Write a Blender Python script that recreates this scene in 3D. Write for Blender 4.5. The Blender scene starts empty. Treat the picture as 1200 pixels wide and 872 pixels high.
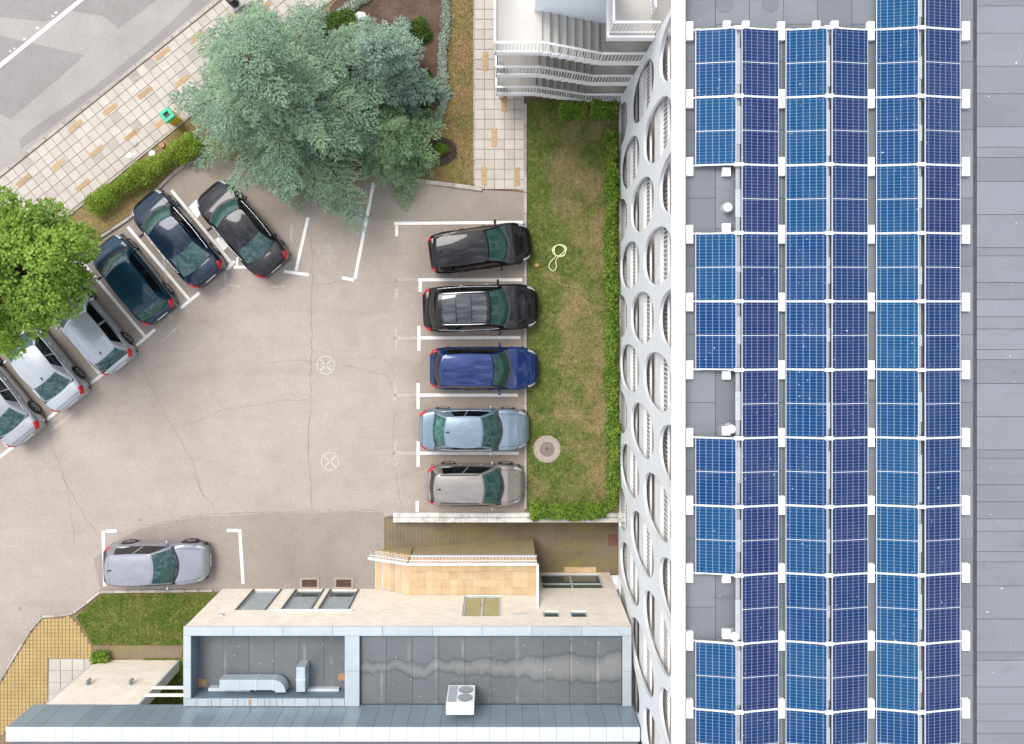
import bpy, bmesh, math, random
import numpy as np
from mathutils import Vector, Matrix
R = math.radians
random.seed(7)
rng = np.random.default_rng(11)
sc = bpy.context.scene
COL = sc.collection

# ------------------------------------------------------------------ camera, sky, sun, exposure
CAM_H = 34.0
FPX = 935.0                 # focal length in photograph pixels (1200 wide)
NU, NV = 590.0, 360.0       # nadir point in the photograph
cam = bpy.data.cameras.new('camera')
cam.sensor_width = 36.0
cam.lens = 36.0 * FPX / 1200.0
cam.shift_x = (600 - NU) / 1200.0
cam.shift_y = -(436 - NV) / 1200.0
cam.clip_end = 4000
camo = bpy.data.objects.new('camera', cam)
camo.location = (0, 0, CAM_H)
COL.objects.link(camo)
sc.camera = camo

SUN_EL, SUN_AZ = 56.0, 322.0      # soft overcast light from the upper left
world = bpy.data.worlds.new('World')
sc.world = world
world.use_nodes = True
wn = world.node_tree
wn.nodes.clear()
def wnode(t): return wn.nodes.new(t)
sky = wnode('ShaderNodeTexSky'); sky.sky_type = 'NISHITA'; sky.sun_disc = False
sky.sun_elevation = R(SUN_EL); sky.sun_rotation = R(SUN_AZ)
sky.air_density = 1.0; sky.dust_density = 2.0
tc = wnode('ShaderNodeTexCoord')
mp = wnode('ShaderNodeMapping'); mp.inputs['Scale'].default_value = (1.0, 1.0, 1.0)
nz = wnode('ShaderNodeTexNoise'); nz.inputs['Scale'].default_value = 8.5; nz.inputs['Detail'].default_value = 9; nz.inputs['Roughness'].default_value = .60; nz.inputs['Distortion'].default_value = .4
rp = wnode('ShaderNodeValToRGB'); rp.color_ramp.elements[0].position = .38; rp.color_ramp.elements[1].position = .60
rp.color_ramp.elements[0].color = (.15, .15, .15, 1); rp.color_ramp.elements[1].color = (1, 1, 1, 1)
mx = wnode('ShaderNodeMix'); mx.data_type = 'RGBA'
rp2 = wnode('ShaderNodeValToRGB'); rp2.color_ramp.elements[0].position = .40; rp2.color_ramp.elements[1].position = .68
rp2.color_ramp.elements[0].color = (6.0, 6.3, 7.0, 1); rp2.color_ramp.elements[1].color = (13.5, 13.6, 13.9, 1)
bg = wnode('ShaderNodeBackground'); bg.inputs['Strength'].default_value = 0.10
wo = wnode('ShaderNodeOutputWorld')
L = wn.links.new
L(tc.outputs['Generated'], mp.inputs['Vector']); L(mp.outputs['Vector'], nz.inputs['Vector'])
L(nz.outputs['Fac'], rp.inputs['Fac']); L(rp.outputs['Color'], mx.inputs['Factor'])
L(nz.outputs['Fac'], rp2.inputs['Fac']); L(rp2.outputs['Color'], mx.inputs['B']); L(sky.outputs['Color'], mx.inputs['A']); L(mx.outputs['Result'], bg.inputs['Color']); L(bg.outputs['Background'], wo.inputs['Surface'])

sun = bpy.data.lights.new('sun', 'SUN'); sun.energy = 1.6; sun.angle = R(30); sun.color = (1.0, .965, .91)
suno = bpy.data.objects.new('sun', sun); COL.objects.link(suno)
el, az = R(SUN_EL), R(SUN_AZ)
sd = Vector((math.sin(az) * math.cos(el), math.cos(az) * math.cos(el), math.sin(el)))   # towards the sun
suno.rotation_euler = sd.to_track_quat('Z', 'Y').to_euler()
suno.location = sd * 60

vs = sc.view_settings
vs.view_transform = 'Standard'; vs.look = 'None'; vs.gamma = 1.0; vs.use_curve_mapping = False
vs.exposure = 0.96
sc.render.engine = 'CYCLES'

# ------------------------------------------------------------------ helpers
def P(u, v, z=0.0):
    s = FPX / (CAM_H - z)
    return Vector(((u - NU) / s, (NV - v) / s, z))
def XU(u, z=0.0): return (u - NU) * (CAM_H - z) / FPX
def YV(v, z=0.0): return (NV - v) * (CAM_H - z) / FPX

def tag(o, label=None, cat=None, group=None, kind=None):
    if label: o['label'] = label
    if cat: o['category'] = cat
    if group: o['group'] = group
    if kind: o['kind'] = kind
    return o
def empty(name, loc=(0, 0, 0), rz=0.0, label=None, cat=None, group=None, kind=None, parent=None):
    o = bpy.data.objects.new(name, None); o.empty_display_size = .2
    o.location = loc; o.rotation_euler = (0, 0, rz); COL.objects.link(o)
    if parent: o.parent = parent
    return tag(o, label, cat, group, kind)
def link(name, me, parent=None, loc=None, rot=None):
    o = bpy.data.objects.new(name, me); COL.objects.link(o)
    if parent: o.parent = parent
    if loc is not None: o.location = loc
    if rot is not None: o.rotation_euler = rot
    return o
def fast_mesh(name, verts, faces, mat=None, smooth=False):
    verts = np.asarray(verts, dtype=np.float32); faces = np.asarray(faces, dtype=np.int32)
    me = bpy.data.meshes.new(name)
    n, k = faces.shape
    me.vertices.add(len(verts)); me.vertices.foreach_set('co', verts.ravel())
    me.loops.add(n * k); me.loops.foreach_set('vertex_index', faces.ravel())
    me.polygons.add(n); me.polygons.foreach_set('loop_start', np.arange(0, n * k, k, dtype=np.int32))
    if smooth: me.polygons.foreach_set('use_smooth', np.ones(n, dtype=bool))
    me.update(); me.validate()
    if mat: me.materials.append(mat)
    return me

class MB:
    """collects boxes, sheets and tubes for ONE mesh"""
    def __init__(s): s.v = []; s.f = []
    def add(s, vs_, fs_):
        b = len(s.v); s.v += [tuple(p) for p in vs_]; s.f += [tuple(i + b for i in f) for f in fs_]; return s
    def box(s, x0, x1, y0, y1, z0, z1):
        return s.add([(x0, y0, z0), (x1, y0, z0), (x1, y1, z0), (x0, y1, z0), (x0, y0, z1), (x1, y0, z1), (x1, y1, z1), (x0, y1, z1)],
                     [(0, 3, 2, 1), (4, 5, 6, 7), (0, 1, 5, 4), (1, 2, 6, 5), (2, 3, 7, 6), (3, 0, 4, 7)])
    def bbox(s, x0, x1, y0, y1, z0, z1, b=.01):
        """box with chamfered upper edges"""
        b = min(b, abs(x1 - x0) * .3, abs(y1 - y0) * .3)
        v = [(x0, y0, z0), (x1, y0, z0), (x1, y1, z0), (x0, y1, z0), (x0, y0, z1 - b), (x1, y0, z1 - b), (x1, y1, z1 - b), (x0, y1, z1 - b),
             (x0 + b, y0 + b, z1), (x1 - b, y0 + b, z1), (x1 - b, y1 - b, z1), (x0 + b, y1 - b, z1)]
        return s.add(v, [(0, 3, 2, 1), (0, 1, 5, 4), (1, 2, 6, 5), (2, 3, 7, 6), (3, 0, 4, 7), (4, 5, 9, 8), (5, 6, 10, 9), (6, 7, 11, 10), (7, 4, 8, 11), (8, 9, 10, 11)])
    def prism(s, pts, z0, z1):
        n = len(pts)
        return s.add([(p[0], p[1], z0) for p in pts] + [(p[0], p[1], z1) for p in pts],
                     [tuple(range(n - 1, -1, -1)), tuple(range(n, 2 * n))] + [(i, (i + 1) % n, n + (i + 1) % n, n + i) for i in range(n)])
    def poly(s, pts): return s.add(pts, [tuple(range(len(pts)))])
    def beam(s, a, b, w, h):
        """square beam from a to b, w wide (level), h deep"""
        a, b = Vector(a), Vector(b); d = (b - a).normalized()
        side = d.cross(Vector((0, 0, 1)))
        side = side.normalized() if side.length > 1e-4 else Vector((1, 0, 0))
        up = side.cross(d)
        c = []
        for p in (a, b):
            for i, j in ((-1, -1), (1, -1), (1, 1), (-1, 1)): c.append(p + side * (i * w / 2) + up * (j * h / 2))
        return s.add(c, [(0, 1, 2, 3), (7, 6, 5, 4), (0, 4, 5, 1), (1, 5, 6, 2), (2, 6, 7, 3), (3, 7, 4, 0)])
    def tube(s, pts, r, n=8, caps=True):
        pts = [Vector(p) for p in pts]; rs = r if isinstance(r, (list, tuple)) else [r] * len(pts)
        base = len(s.v); ref = Vector((0, 0, 1))
        for i, p in enumerate(pts):
            d = (pts[min(i + 1, len(pts) - 1)] - pts[max(i - 1, 0)]).normalized()
            a = d.cross(ref)
            if a.length < 1e-3: a = d.cross(Vector((1, 0, 0)))
            a.normalize(); b = d.cross(a)
            for k in range(n):
                t = 2 * math.pi * k / n
                s.v.append(tuple(p + (a * math.cos(t) + b * math.sin(t)) * rs[i]))
        for i in range(len(pts) - 1):
            for k in range(n):
                q = (k + 1) % n
                s.f.append((base + i * n + k, base + i * n + q, base + (i + 1) * n + q, base + (i + 1) * n + k))
        if caps:
            s.f.append(tuple(base + k for k in range(n))); s.f.append(tuple(base + (len(pts) - 1) * n + k for k in range(n - 1, -1, -1)))
        return s
    def lathe(s, c, prof, n=20):
        """prof: list of (r, z) from bottom to top about point c"""
        base = len(s.v)
        for r, z in prof:
            for k in range(n):
                t = 2 * math.pi * k / n
                s.v.append((c[0] + r * math.cos(t), c[1] + r * math.sin(t), c[2] + z))
        for i in range(len(prof) - 1):
            for k in range(n):
                q = (k + 1) % n
                s.f.append((base + i * n + k, base + i * n + q, base + (i + 1) * n + q, base + (i + 1) * n + k))
        s.f.append(tuple(base + (len(prof) - 1) * n + k for k in range(n)))
        return s
    def build(s, name, mat, parent=None, smooth=False, wloc=None):
        """world-space vertices; stored relative to the (unrotated) parent or to wloc"""
        off = Vector((0, 0, 0))
        if parent is not None:
            q = parent
            while q is not None: off += Vector(q.location); q = q.parent
        elif wloc is not None: off = Vector(wloc)
        me = bpy.data.meshes.new(name)
        me.from_pydata([(a - off.x, b - off.y, c - off.z) for a, b, c in s.v], [], s.f)
        me.update()
        bm = bmesh.new(); bm.from_mesh(me); bmesh.ops.recalc_face_normals(bm, faces=bm.faces[:]) if not getattr(s, 'keep', False) else None
        bm.to_mesh(me); bm.free()
        if smooth:
            for p in me.polygons: p.use_smooth = True
        me.materials.append(mat)
        o = link(name, me, parent)
        if parent is None and wloc is not None: o.location = wloc
        return o

def sheet(name, px, z, mat, parent=None, **kw):
    m = MB(); m.keep = True
    pts = [P(u, v) for u, v in px]
    area = sum(a.x * b.y - b.x * a.y for a, b in zip(pts, pts[1:] + pts[:1]))
    if area < 0: pts.reverse()
    m.poly([(p.x, p.y, z) for p in pts])
    o = m.build(name, mat, parent)
    return tag(o, **kw)

def inpoly(x, y, poly):
    x = np.asarray(x); y = np.asarray(y); r = np.zeros(x.shape, bool); n = len(poly)
    for i in range(n):
        x0, y0 = poly[i][0], poly[i][1]; x1, y1 = poly[(i + 1) % n][0], poly[(i + 1) % n][1]
        c = ((y0 > y) != (y1 > y)) & (x < (x1 - x0) * (y - y0) / ((y1 - y0) if y1 != y0 else 1e-9) + x0)
        r ^= c
    return r

# ------------------------------------------------------------------ materials
class NT:
    def __init__(s, name):
        s.m = bpy.data.materials.new(name); s.m.use_nodes = True; s.t = s.m.node_tree; s.t.nodes.clear()
        s.out = s.n('ShaderNodeOutputMaterial'); s.b = s.n('ShaderNodeBsdfPrincipled'); s.l(s.b.outputs[0], s.out.inputs['Surface'])
    def n(s, t, **k):
        x = s.t.nodes.new(t)
        for a, b in k.items(): setattr(x, a, b)
        return x
    def l(s, a, b): s.t.links.new(a, b)
    def set(s, **k):
        for a, b in k.items(): s.b.inputs[a.replace('_', ' ')].default_value = b
        return s
    def pos(s): return s.n('ShaderNodeNewGeometry').outputs['Position']
    def obj(s): return s.n('ShaderNodeTexCoord').outputs['Object']
    def noise(s, vec, scale, detail=5, rough=.6, dist=0):
        x = s.n('ShaderNodeTexNoise'); x.inputs['Scale'].default_value = scale; x.inputs['Detail'].default_value = detail
        x.inputs['Roughness'].default_value = rough; x.inputs['Distortion'].default_value = dist
        s.l(vec, x.inputs['Vector']); return x.outputs['Fac']
    def ramp(s, fac, a, b, ca=(0, 0, 0, 1), cb=(1, 1, 1, 1)):
        x = s.n('ShaderNodeValToRGB'); e = x.color_ramp.elements; e[0].position = a; e[1].position = b; e[0].color = ca; e[1].color = cb
        s.l(fac, x.inputs['Fac']); return x.outputs['Color']
    def mix(s, fac, a, b, mode='MIX'):
        x = s.n('ShaderNodeMix', data_type='RGBA', blend_type=mode)
        for sock, val in ((x.inputs['Factor'], fac), (x.inputs['A'], a), (x.inputs['B'], b)):
            if hasattr(val, 'links') or hasattr(val, 'is_linked'): s.l(val, sock)
            elif isinstance(val, (int, float)): sock.default_value = val
            else: sock.default_value = tuple(val) + ((1,) if len(val) == 3 else ())
        return x.outputs['Result']
    def math(s, op, a, b=None, c=None):
        x = s.n('ShaderNodeMath', operation=op)
        for i, val in enumerate((a, b, c)):
            if val is None: continue
            if hasattr(val, 'is_linked'): s.l(val, x.inputs[i])
            else: x.inputs[i].default_value = val
        return x.outputs[0]
    def sep(s, vec):
        x = s.n('ShaderNodeSeparateXYZ'); s.l(vec, x.inputs[0]); return x.outputs
    def mapping(s, vec, scale=(1, 1, 1), rot=(0, 0, 0), loc=(0, 0, 0)):
        x = s.n('ShaderNodeMapping'); x.inputs['Scale'].default_value = scale; x.inputs['Rotation'].default_value = rot; x.inputs['Location'].default_value = loc
        s.l(vec, x.inputs['Vector']); return x.outputs[0]
    def bump(s, h, strength=.3, dist=.02):
        x = s.n('ShaderNodeBump'); x.inputs['Strength'].default_value = strength; x.inputs['Distance'].default_value = dist
        s.l(h, x.inputs['Height']); s.l(x.outputs[0], s.b.inputs['Normal'])
    def col(s, c):
        if hasattr(c, 'is_linked'): s.l(c, s.b.inputs['Base Color'])
        else: s.b.inputs['Base Color'].default_value = tuple(c) + (1,)
        return s
    def orand(s): return s.n('ShaderNodeObjectInfo').outputs['Random']
    def island(s): return s.n('ShaderNodeNewGeometry').outputs['Random Per Island']

def surf(name, c1, c2=None, scale=1.5, fine=30, fine_amt=.12, rough=.8, bump=.15, metal=0.0, rnd=0.0, spec=.4, dist=.01, lo=.35, hi=.68):
    t = NT(name); p = t.pos()
    c2 = c2 or tuple(x * .85 for x in c1)
    f = t.ramp(t.noise(p, scale, 6, .62, .3), lo, hi)
    c = t.mix(f, c1, c2)
    fn = t.noise(p, fine, 4, .7)
    c = t.mix(t.math('MULTIPLY', fine_amt, 1.0), c, t.ramp(fn, .3, .7), 'OVERLAY')
    if rnd:
        r = t.ramp(t.orand(), 0, 1, (1 - rnd,) * 3 + (1,), (1 + rnd * .4,) * 3 + (1,))
        c = t.mix(1.0, c, r, 'MULTIPLY')
    t.col(c); t.set(Roughness=rough, Metallic=metal); t.b.inputs['Specular IOR Level'].default_value = spec
    if bump: t.bump(fn, bump, dist)
    return t.m

def asphalt(name, c1, c2, stain=(.8, .78, .74), bays=False):
    t = NT(name); p = t.pos()
    big = t.ramp(t.noise(p, .16, 5, .6, .6), .36, .66)
    c = t.mix(big, c1, c2)
    mid = t.ramp(t.noise(p, .9, 6, .68, .4), .42, .72)
    c = t.mix(t.math('MULTIPLY', mid, .55), c, t.mix(1.0, c, stain, 'MULTIPLY'))
    st = t.ramp(t.noise(t.mapping(p, (1.0, 3.0, 1), (0, 0, R(25))), .55, 8, .7, .8), .6, .78)
    c = t.mix(t.math('MULTIPLY', st, .35), c, tuple(min(1, x * 1.18) for x in c1))
    sp = t.ramp(t.noise(p, 2.6, 3, .5), .68, .76)
    c = t.mix(t.math('MULTIPLY', sp, .3), c, tuple(x * .55 for x in c1))
    c = t.mix(.16, c, t.ramp(t.noise(p, 13, 6, .8), .30, .70), 'OVERLAY')
    fn = t.noise(p, 55, 3, .8)
    c = t.mix(.30, c, t.ramp(fn, .25, .75), 'OVERLAY')
    if bays:
        x = t.sep(p); w1 = t.math('MULTIPLY', t.math('SUBTRACT', t.noise(p, .8, 5, .6), .5), 1.8)
        m1 = t.ramp(t.math('ADD', t.math('ADD', x[0], 4.3), w1), .0, 1.0)
        # distance behind the slanted bays
        a_, b_ = P(20, 522), P(292, 313); d_ = (b_ - a_).normalized()
        dist = t.math('ADD', t.math('ADD', t.math('MULTIPLY', t.math('SUBTRACT', x[0], a_.x), -d_.y), t.math('MULTIPLY', t.math('SUBTRACT', x[1], a_.y), d_.x)), w1)
        m2 = t.ramp(dist, .0, 1.0)
        c = t.mix(t.math('MULTIPLY', t.math('MAXIMUM', m1, m2), .62), c, t.mix(1.0, c, (.74, .71, .68), 'MULTIPLY'))
        drip = t.ramp(t.noise(p, 1.5, 6, .75, .3), .58, .70)
        c = t.mix(t.math('MULTIPLY', t.math('MULTIPLY', drip, t.math('MAXIMUM', m1, m2)), .4), c, (.12, .10, .088))
        track = t.ramp(t.noise(t.mapping(p, (.12, 1.5, 1), (0, 0, R(-38))), 1.0, 5, .6, .4), .55, .75)
        c = t.mix(t.math('MULTIPLY', track, .32), c, (.215, .182, .158))
    t.col(c); t.set(Roughness=.88); t.bump(fn, .3, .006)
    return t.m

m_soil = surf('soil', (.17, .105, .065), (.24, .17, .10), 1.2, 25, .35, .95, .5, dist=.03)
m_mulch = surf('mulch', (.085, .05, .035), (.13, .085, .062), 1.4, 22, .5, .95, .7, dist=.04)
m_lot = asphalt('parking_asphalt', (.355, .305, .262), (.305, .260, .224), bays=True)
m_lot2 = asphalt('older_asphalt', (.285, .247, .213), (.235, .203, .175))  # older asphalt strip, also the painted tree shade by the conifers
m_road = asphalt('road_asphalt', (.32, .295, .28), (.29, .268, .255))
m_road2 = asphalt('dark_road_patch', (.25, .232, .222), (.225, .209, .2))
m_white = surf('road_paint', (.78, .77, .75), (.6, .58, .55), 4, 40, .35, .7, .1, lo=.5, hi=.85)
def worn_paint(name, amt, op=1.0):
    t = NT(name); p = t.pos()
    n = t.noise(p, 9, 8, .75, .2)
    a = t.math('MULTIPLY', t.ramp(n, amt, amt + .12), op)
    t.col(t.mix(t.noise(p, 3, 4), (.8, .79, .77), (.6, .58, .55)))
    tr = t.n('ShaderNodeBsdfTransparent'); mxs = t.n('ShaderNodeMixShader')
    t.l(a, mxs.inputs[0]); t.l(tr.outputs[0], mxs.inputs[1]); t.l(t.b.outputs[0], mxs.inputs[2]); t.l(mxs.outputs[0], t.out.inputs['Surface'])
    t.set(Roughness=.75)
    return t.m
m_paint = worn_paint('worn_white_paint', .28)
m_ghost = worn_paint('faded_white_paint', .43, .38)
m_ringp = worn_paint('ring_paint', .36, .42)
m_crack = surf('crack_dark', (.21, .18, .155), (.26, .222, .192), 3)
m_kerb = surf('kerb_concrete', (.42, .38, .33), (.30, .27, .23), 2.5, 30, .25, .9, .3, rnd=.2)
m_kerb_w = surf('retaining_concrete', (.58, .56, .53), (.30, .28, .25), 3.5, 25, .3, .9, .4, lo=.45, hi=.75)
m_tile = surf('pale_paving', (.47, .425, .37), (.41, .37, .32), 1.3, 40, .2, .85, .2, rnd=.10)
m_tile_j = surf('paving_joint', (.34, .29, .235), (.26, .22, .175), 2)
m_tan = surf('tan_brick', (.42, .28, .15), (.36, .235, .125), 6, 30, .3, .85, .3, rnd=.2)
m_tile_g = surf('grey_ribbed_tile', (.46, .42, .375), (.40, .365, .325), 4, 30, .25, .85, .2, rnd=.15)
m_yel = surf('ochre_paver', (.40, .29, .125), (.34, .24, .10), 1.5, 30, .3, .85, .2, rnd=.1)
m_yel_j = surf('ochre_joint', (.28, .19, .075), (.2, .14, .06), 2)
m_ramp = None
def mossy():
    t = NT('mossy_concrete'); p = t.pos()
    c = t.mix(t.ramp(t.noise(p, .8, 6, .65, .5), .35, .7), (.215, .165, .11), (.15, .115, .075))
    moss = t.ramp(t.noise(t.mapping(p, (.45, 1.3, 1)), 1.0, 7, .7, .6), .48, .66)
    c = t.mix(t.math('MULTIPLY', moss, .75), c, (.23, .19, .045))
    x = t.sep(p)
    # raked grooves across the ramp
    g = t.math('SINE', t.math('MULTIPLY', x[0], 42.0))
    fn = t.noise(p, 40, 4, .7)
    c = t.mix(.25, c, t.ramp(fn, .25, .75), 'OVERLAY')
    t.col(c); t.set(Roughness=.9); t.bump(t.math('ADD', t.math('MULTIPLY', g, .6), fn), .4, .012)
    return t.m
m_ramp = mossy()

def grass_mat(name, g1, g2, dry, lo, hi, blade=False, dscale=.55, straw=.5, xg=0.0):
    t = NT(name); p = t.pos()
    a = t.noise(p, dscale, 6, .66, .4)
    if xg: a = t.math('ADD', a, t.math('MULTIPLY', t.math('SUBTRACT', t.sep(p)[0], 2.9), xg))
    d = t.ramp(a, lo, hi)
    g = t.mix(t.ramp(t.noise(p, 1.7, 5, .6), .35, .65), g1, g2)
    c = t.mix(d, g, dry)
    sp = t.ramp(t.noise(p, 5, 6, .75), .5, .68)
    c = t.mix(t.math('MULTIPLY', sp, straw), c, tuple(min(1, x * 1.25) for x in dry))
    if blade:
        r = t.ramp(t.island(), 0, 1, (.65, .65, .6, 1), (1.3, 1.3, 1.2, 1))
        c = t.mix(1.0, c, r, 'MULTIPLY')
    else:
        c = t.mix(.35, c, t.ramp(t.noise(p, 26, 5, .75), .25, .75), 'OVERLAY')
        t.bump(t.noise(p, 30, 5, .75), .6, .04)
    t.col(c); t.set(Roughness=.85); t.b.inputs['Specular IOR Level'].default_value = .15
    return t.m
LG = ((.085, .13, .024), (.13, .16, .036), (.275, .215, .105))
m_lawn = grass_mat('lawn_ground', *LG, .43, .64, xg=.05)
m_blade = grass_mat('lawn_blades', *LG, .43, .64, True, xg=.05)
DG = ((.15, .14, .04), (.13, .14, .035), (.26, .18, .085))
m_dry = grass_mat('dry_turf_ground', *DG, .30, .58, dscale=.9)
m_dryblade = grass_mat('dry_turf_blades', *DG, .30, .58, True, dscale=.9)
GG = ((.09, .15, .025), (.14, .18, .035), (.24, .21, .07))
m_lawn2 = grass_mat('green_lawn_ground', *GG, .48, .72)
m_blade2 = grass_mat('green_lawn_blades', *GG, .48, .72, True)

def leaf_mat(name, c1, c2, c3=None, trans=.25, scale=.7, rough=.6):
    t = NT(name); p = t.pos()
    c = t.mix(t.island(), c1, c2)
    c3 = c3 or c2
    c = t.mix(t.ramp(t.noise(p, scale, 4, .6), .42, .64), c, t.mix(t.island(), c3, c2))
    t.col(c); t.set(Roughness=rough); t.b.inputs['Specular IOR Level'].default_value = .25
    tl = t.n('ShaderNodeBsdfTranslucent'); t.l(c, tl.inputs['Color'])
    ms = t.n('ShaderNodeMixShader'); ms.inputs[0].default_value = trans
    t.l(t.b.outputs[0], ms.inputs[1]); t.l(tl.outputs[0], ms.inputs[2]); t.l(ms.outputs[0], t.out.inputs['Surface'])
    return t.m
m_cedar = leaf_mat('cedar_needles', (.12, .215, .155), (.38, .53, .385), (.38, .50, .27))
m_spruce = leaf_mat('blue_needles', (.125, .22, .17), (.40, .53, .43), (.36, .49, .36))
m_juniper = leaf_mat('green_needles', (.13, .235, .10), (.32, .46, .23), (.32, .46, .28))
m_maple = leaf_mat('bright_leaves', (.10, .20, .025), (.32, .46, .08), (.24, .37, .05), .38)
m_hedge = leaf_mat('hedge_leaves', (.08, .165, .018), (.22, .34, .045), (.29, .37, .06), .3, 1.6)
m_hedgel = leaf_mat('lime_hedge_leaves', (.15, .24, .025), (.32, .42, .06), (.27, .35, .05), .3, 1.2)
m_bush = leaf_mat('dark_bush_leaves', (.05, .10, .015), (.11, .18, .03), None, .2)
m_silver = leaf_mat('silver_leaves', (.26, .34, .27), (.42, .48, .42), None, .1, 2)
m_ybush = leaf_mat('yellow_bush_leaves', (.35, .30, .02), (.22, .25, .03), None, .3, 3)
m_bark = surf('bark', (.14, .10, .075), (.085, .06, .045), 4, 25, .4, .95, .8, dist=.03)

def facade_mat():
    t = NT('white_facade'); p = t.pos()
    c = t.mix(t.ramp(t.noise(p, .9, 5), .35, .68), (.66, .678, .69), (.615, .637, .652))
    st = t.ramp(t.noise(t.mapping(p, (1, 2.6, .22)), 1.4, 7, .72, .2), .56, .76)
    c = t.mix(t.math('MULTIPLY', st, .30), c, (.46, .455, .44))
    t.col(c); t.set(Roughness=.65); t.bump(t.noise(p, 50, 3), .06, .004); return t.m
m_facade = facade_mat()
m_wpar = surf('white_parapet', (.86, .86, .86), (.82, .82, .82), 1.2, 50, .04, .6, .03)
m_backwall = surf('balcony_back_wall', (.33, .30, .275), (.27, .245, .225), .8, 20, .1, .8, .05)
m_bfloor = surf('balcony_floor_stone', (.50, .465, .445), (.42, .39, .37), 1, 30, .15, .8, .05)
m_slab = surf('white_slab', (.66, .655, .64), (.56, .55, .53), 1.4, 30, .1, .7, .05)
m_rail = surf('white_rail_paint', (.80, .80, .80), (.74, .73, .72), 3, 30, .06, .5, 0)
m_darkmetal = surf('dark_metal', (.08, .08, .085), (.12, .12, .12), 4, 30, .1, .5, .05)
m_stone = surf('stair_stone', (.40, .375, .345), (.34, .32, .29), 1.1, 35, .12, .75, .08)
m_conc_d = surf('dark_nosing', (.24, .225, .205), (.20, .185, .17), 2)
m_stone_e = surf('pale_landing_stone', (.50, .48, .445), (.45, .43, .40), 1.1, 35, .1, .75, .08)
m_bluew = surf('pale_blue_render', (.76, .81, .83), (.72, .78, .81), .8, 40, .05, .8, .05)

def membrane(name, c1, c2, rnd=.12, spec=.3):
    t = NT(name); p = t.pos()
    c = t.mix(t.ramp(t.noise(p, .35, 6, .65, .5), .35, .68), c1, c2)
    st = t.ramp(t.noise(t.mapping(p, (1, 4, 1)), .8, 6, .7, .3), .56, .72)
    c = t.mix(t.math('MULTIPLY', st, .5), c, tuple(x * .68 for x in c1))
    dots = t.ramp(t.noise(p, 10, 2, .4), .775, .79)
    c = t.mix(t.math('MULTIPLY', dots, .8), c, (.75, .74, .72))
    fn = t.noise(p, 70, 3, .8)
    c = t.mix(.2, c, t.ramp(fn, .25, .75), 'OVERLAY')
    r = t.ramp(t.orand(), 0, 1, (1 - rnd,) * 3 + (1,), (1 + rnd,) * 3 + (1,))
    t.col(t.mix(1.0, c, r, 'MULTIPLY')); t.set(Roughness=.85); t.b.inputs['Specular IOR Level'].default_value = spec; t.bump(fn, .3, .004)
    return t.m
m_roof = membrane('slate_membrane', (.145, .153, .168), (.175, .184, .198))
m_roof_r = membrane('blue_grey_membrane', (.165, .174, .189), (.188, .198, .214), .10)
m_seam = surf('bitumen_seam', (.045, .045, .05), (.07, .07, .075), 3)

def stained_roof():
    t = NT('stained_membrane'); p = t.pos(); x = t.sep(p)
    c = t.mix(t.ramp(t.noise(p, .5, 6, .65, .5), .35, .68), (.098, .108, .115), (.128, .138, .144))
    # dried puddle: a long pale silt band with a dark ragged rim down the middle of the roof
    wob = t.math('MULTIPLY', t.math('SUBTRACT', t.noise(t.mapping(p, (1, .25, 1)), 1.3, 5, .55), .5), 1.0)
    wid = t.math('MULTIPLY', t.math('MULTIPLY', t.math('ADD', x[0], 9.5), .075), t.noise(t.mapping(p, (1, 0, 0)), .7, 3, .5))
    d = t.math('ABSOLUTE', t.math('ADD', t.math('ADD', x[1], 13.62), wob))
    e = t.math('SUBTRACT', d, wid)
    bay = t.ramp(x[0], .0, .001) if False else t.math('GREATER_THAN', x[0], -5.7)
    inside = t.ramp(t.math('MULTIPLY', e, -2.2), .0, .75)
    rim = t.math('SUBTRACT', 1.0, t.ramp(t.math('ABSOLUTE', e), .02, .075))
    c = t.mix(t.math('MULTIPLY', t.math('MULTIPLY', inside, bay), .55), c, (.24, .232, .21))
    c = t.mix(t.math('MULTIPLY', t.math('MULTIPLY', rim, t.math('ADD', t.math('MULTIPLY', bay, .6), .15)), .55), c, (.045, .048, .05))
    lines = t.math('ABSOLUTE', t.math('SUBTRACT', t.math('FRACT', t.math('MULTIPLY', x[0], .98)), .5))
    ln = t.math('SUBTRACT', 1.0, t.ramp(lines, .02, .075))
    c = t.mix(t.math('MULTIPLY', t.math('MULTIPLY', ln, t.ramp(t.noise(p, .8, 4), .48, .66)), .45), c, (.38, .36, .32))
    dots = t.ramp(t.noise(p, 11, 2, .4), .74, .76)
    c = t.mix(t.math('MULTIPLY', dots, .75), c, (.62, .60, .55))
    fn = t.noise(p, 60, 3, .8)
    c = t.mix(.2, c, t.ramp(fn, .25, .75), 'OVERLAY')
    r = t.ramp(t.orand(), 0, 1, (.94, .94, .94, 1), (1.06, 1.06, 1.06, 1))
    t.col(t.mix(1.0, c, r, 'MULTIPLY')); t.set(Roughness=.7); t.bump(fn, .25, .004)
    return t.m
m_wroof = stained_roof()
m_rust = surf('rust_stain', (.40, .20, .07), (.30, .22, .15), 5, 30, .3, .9, .1)

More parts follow.
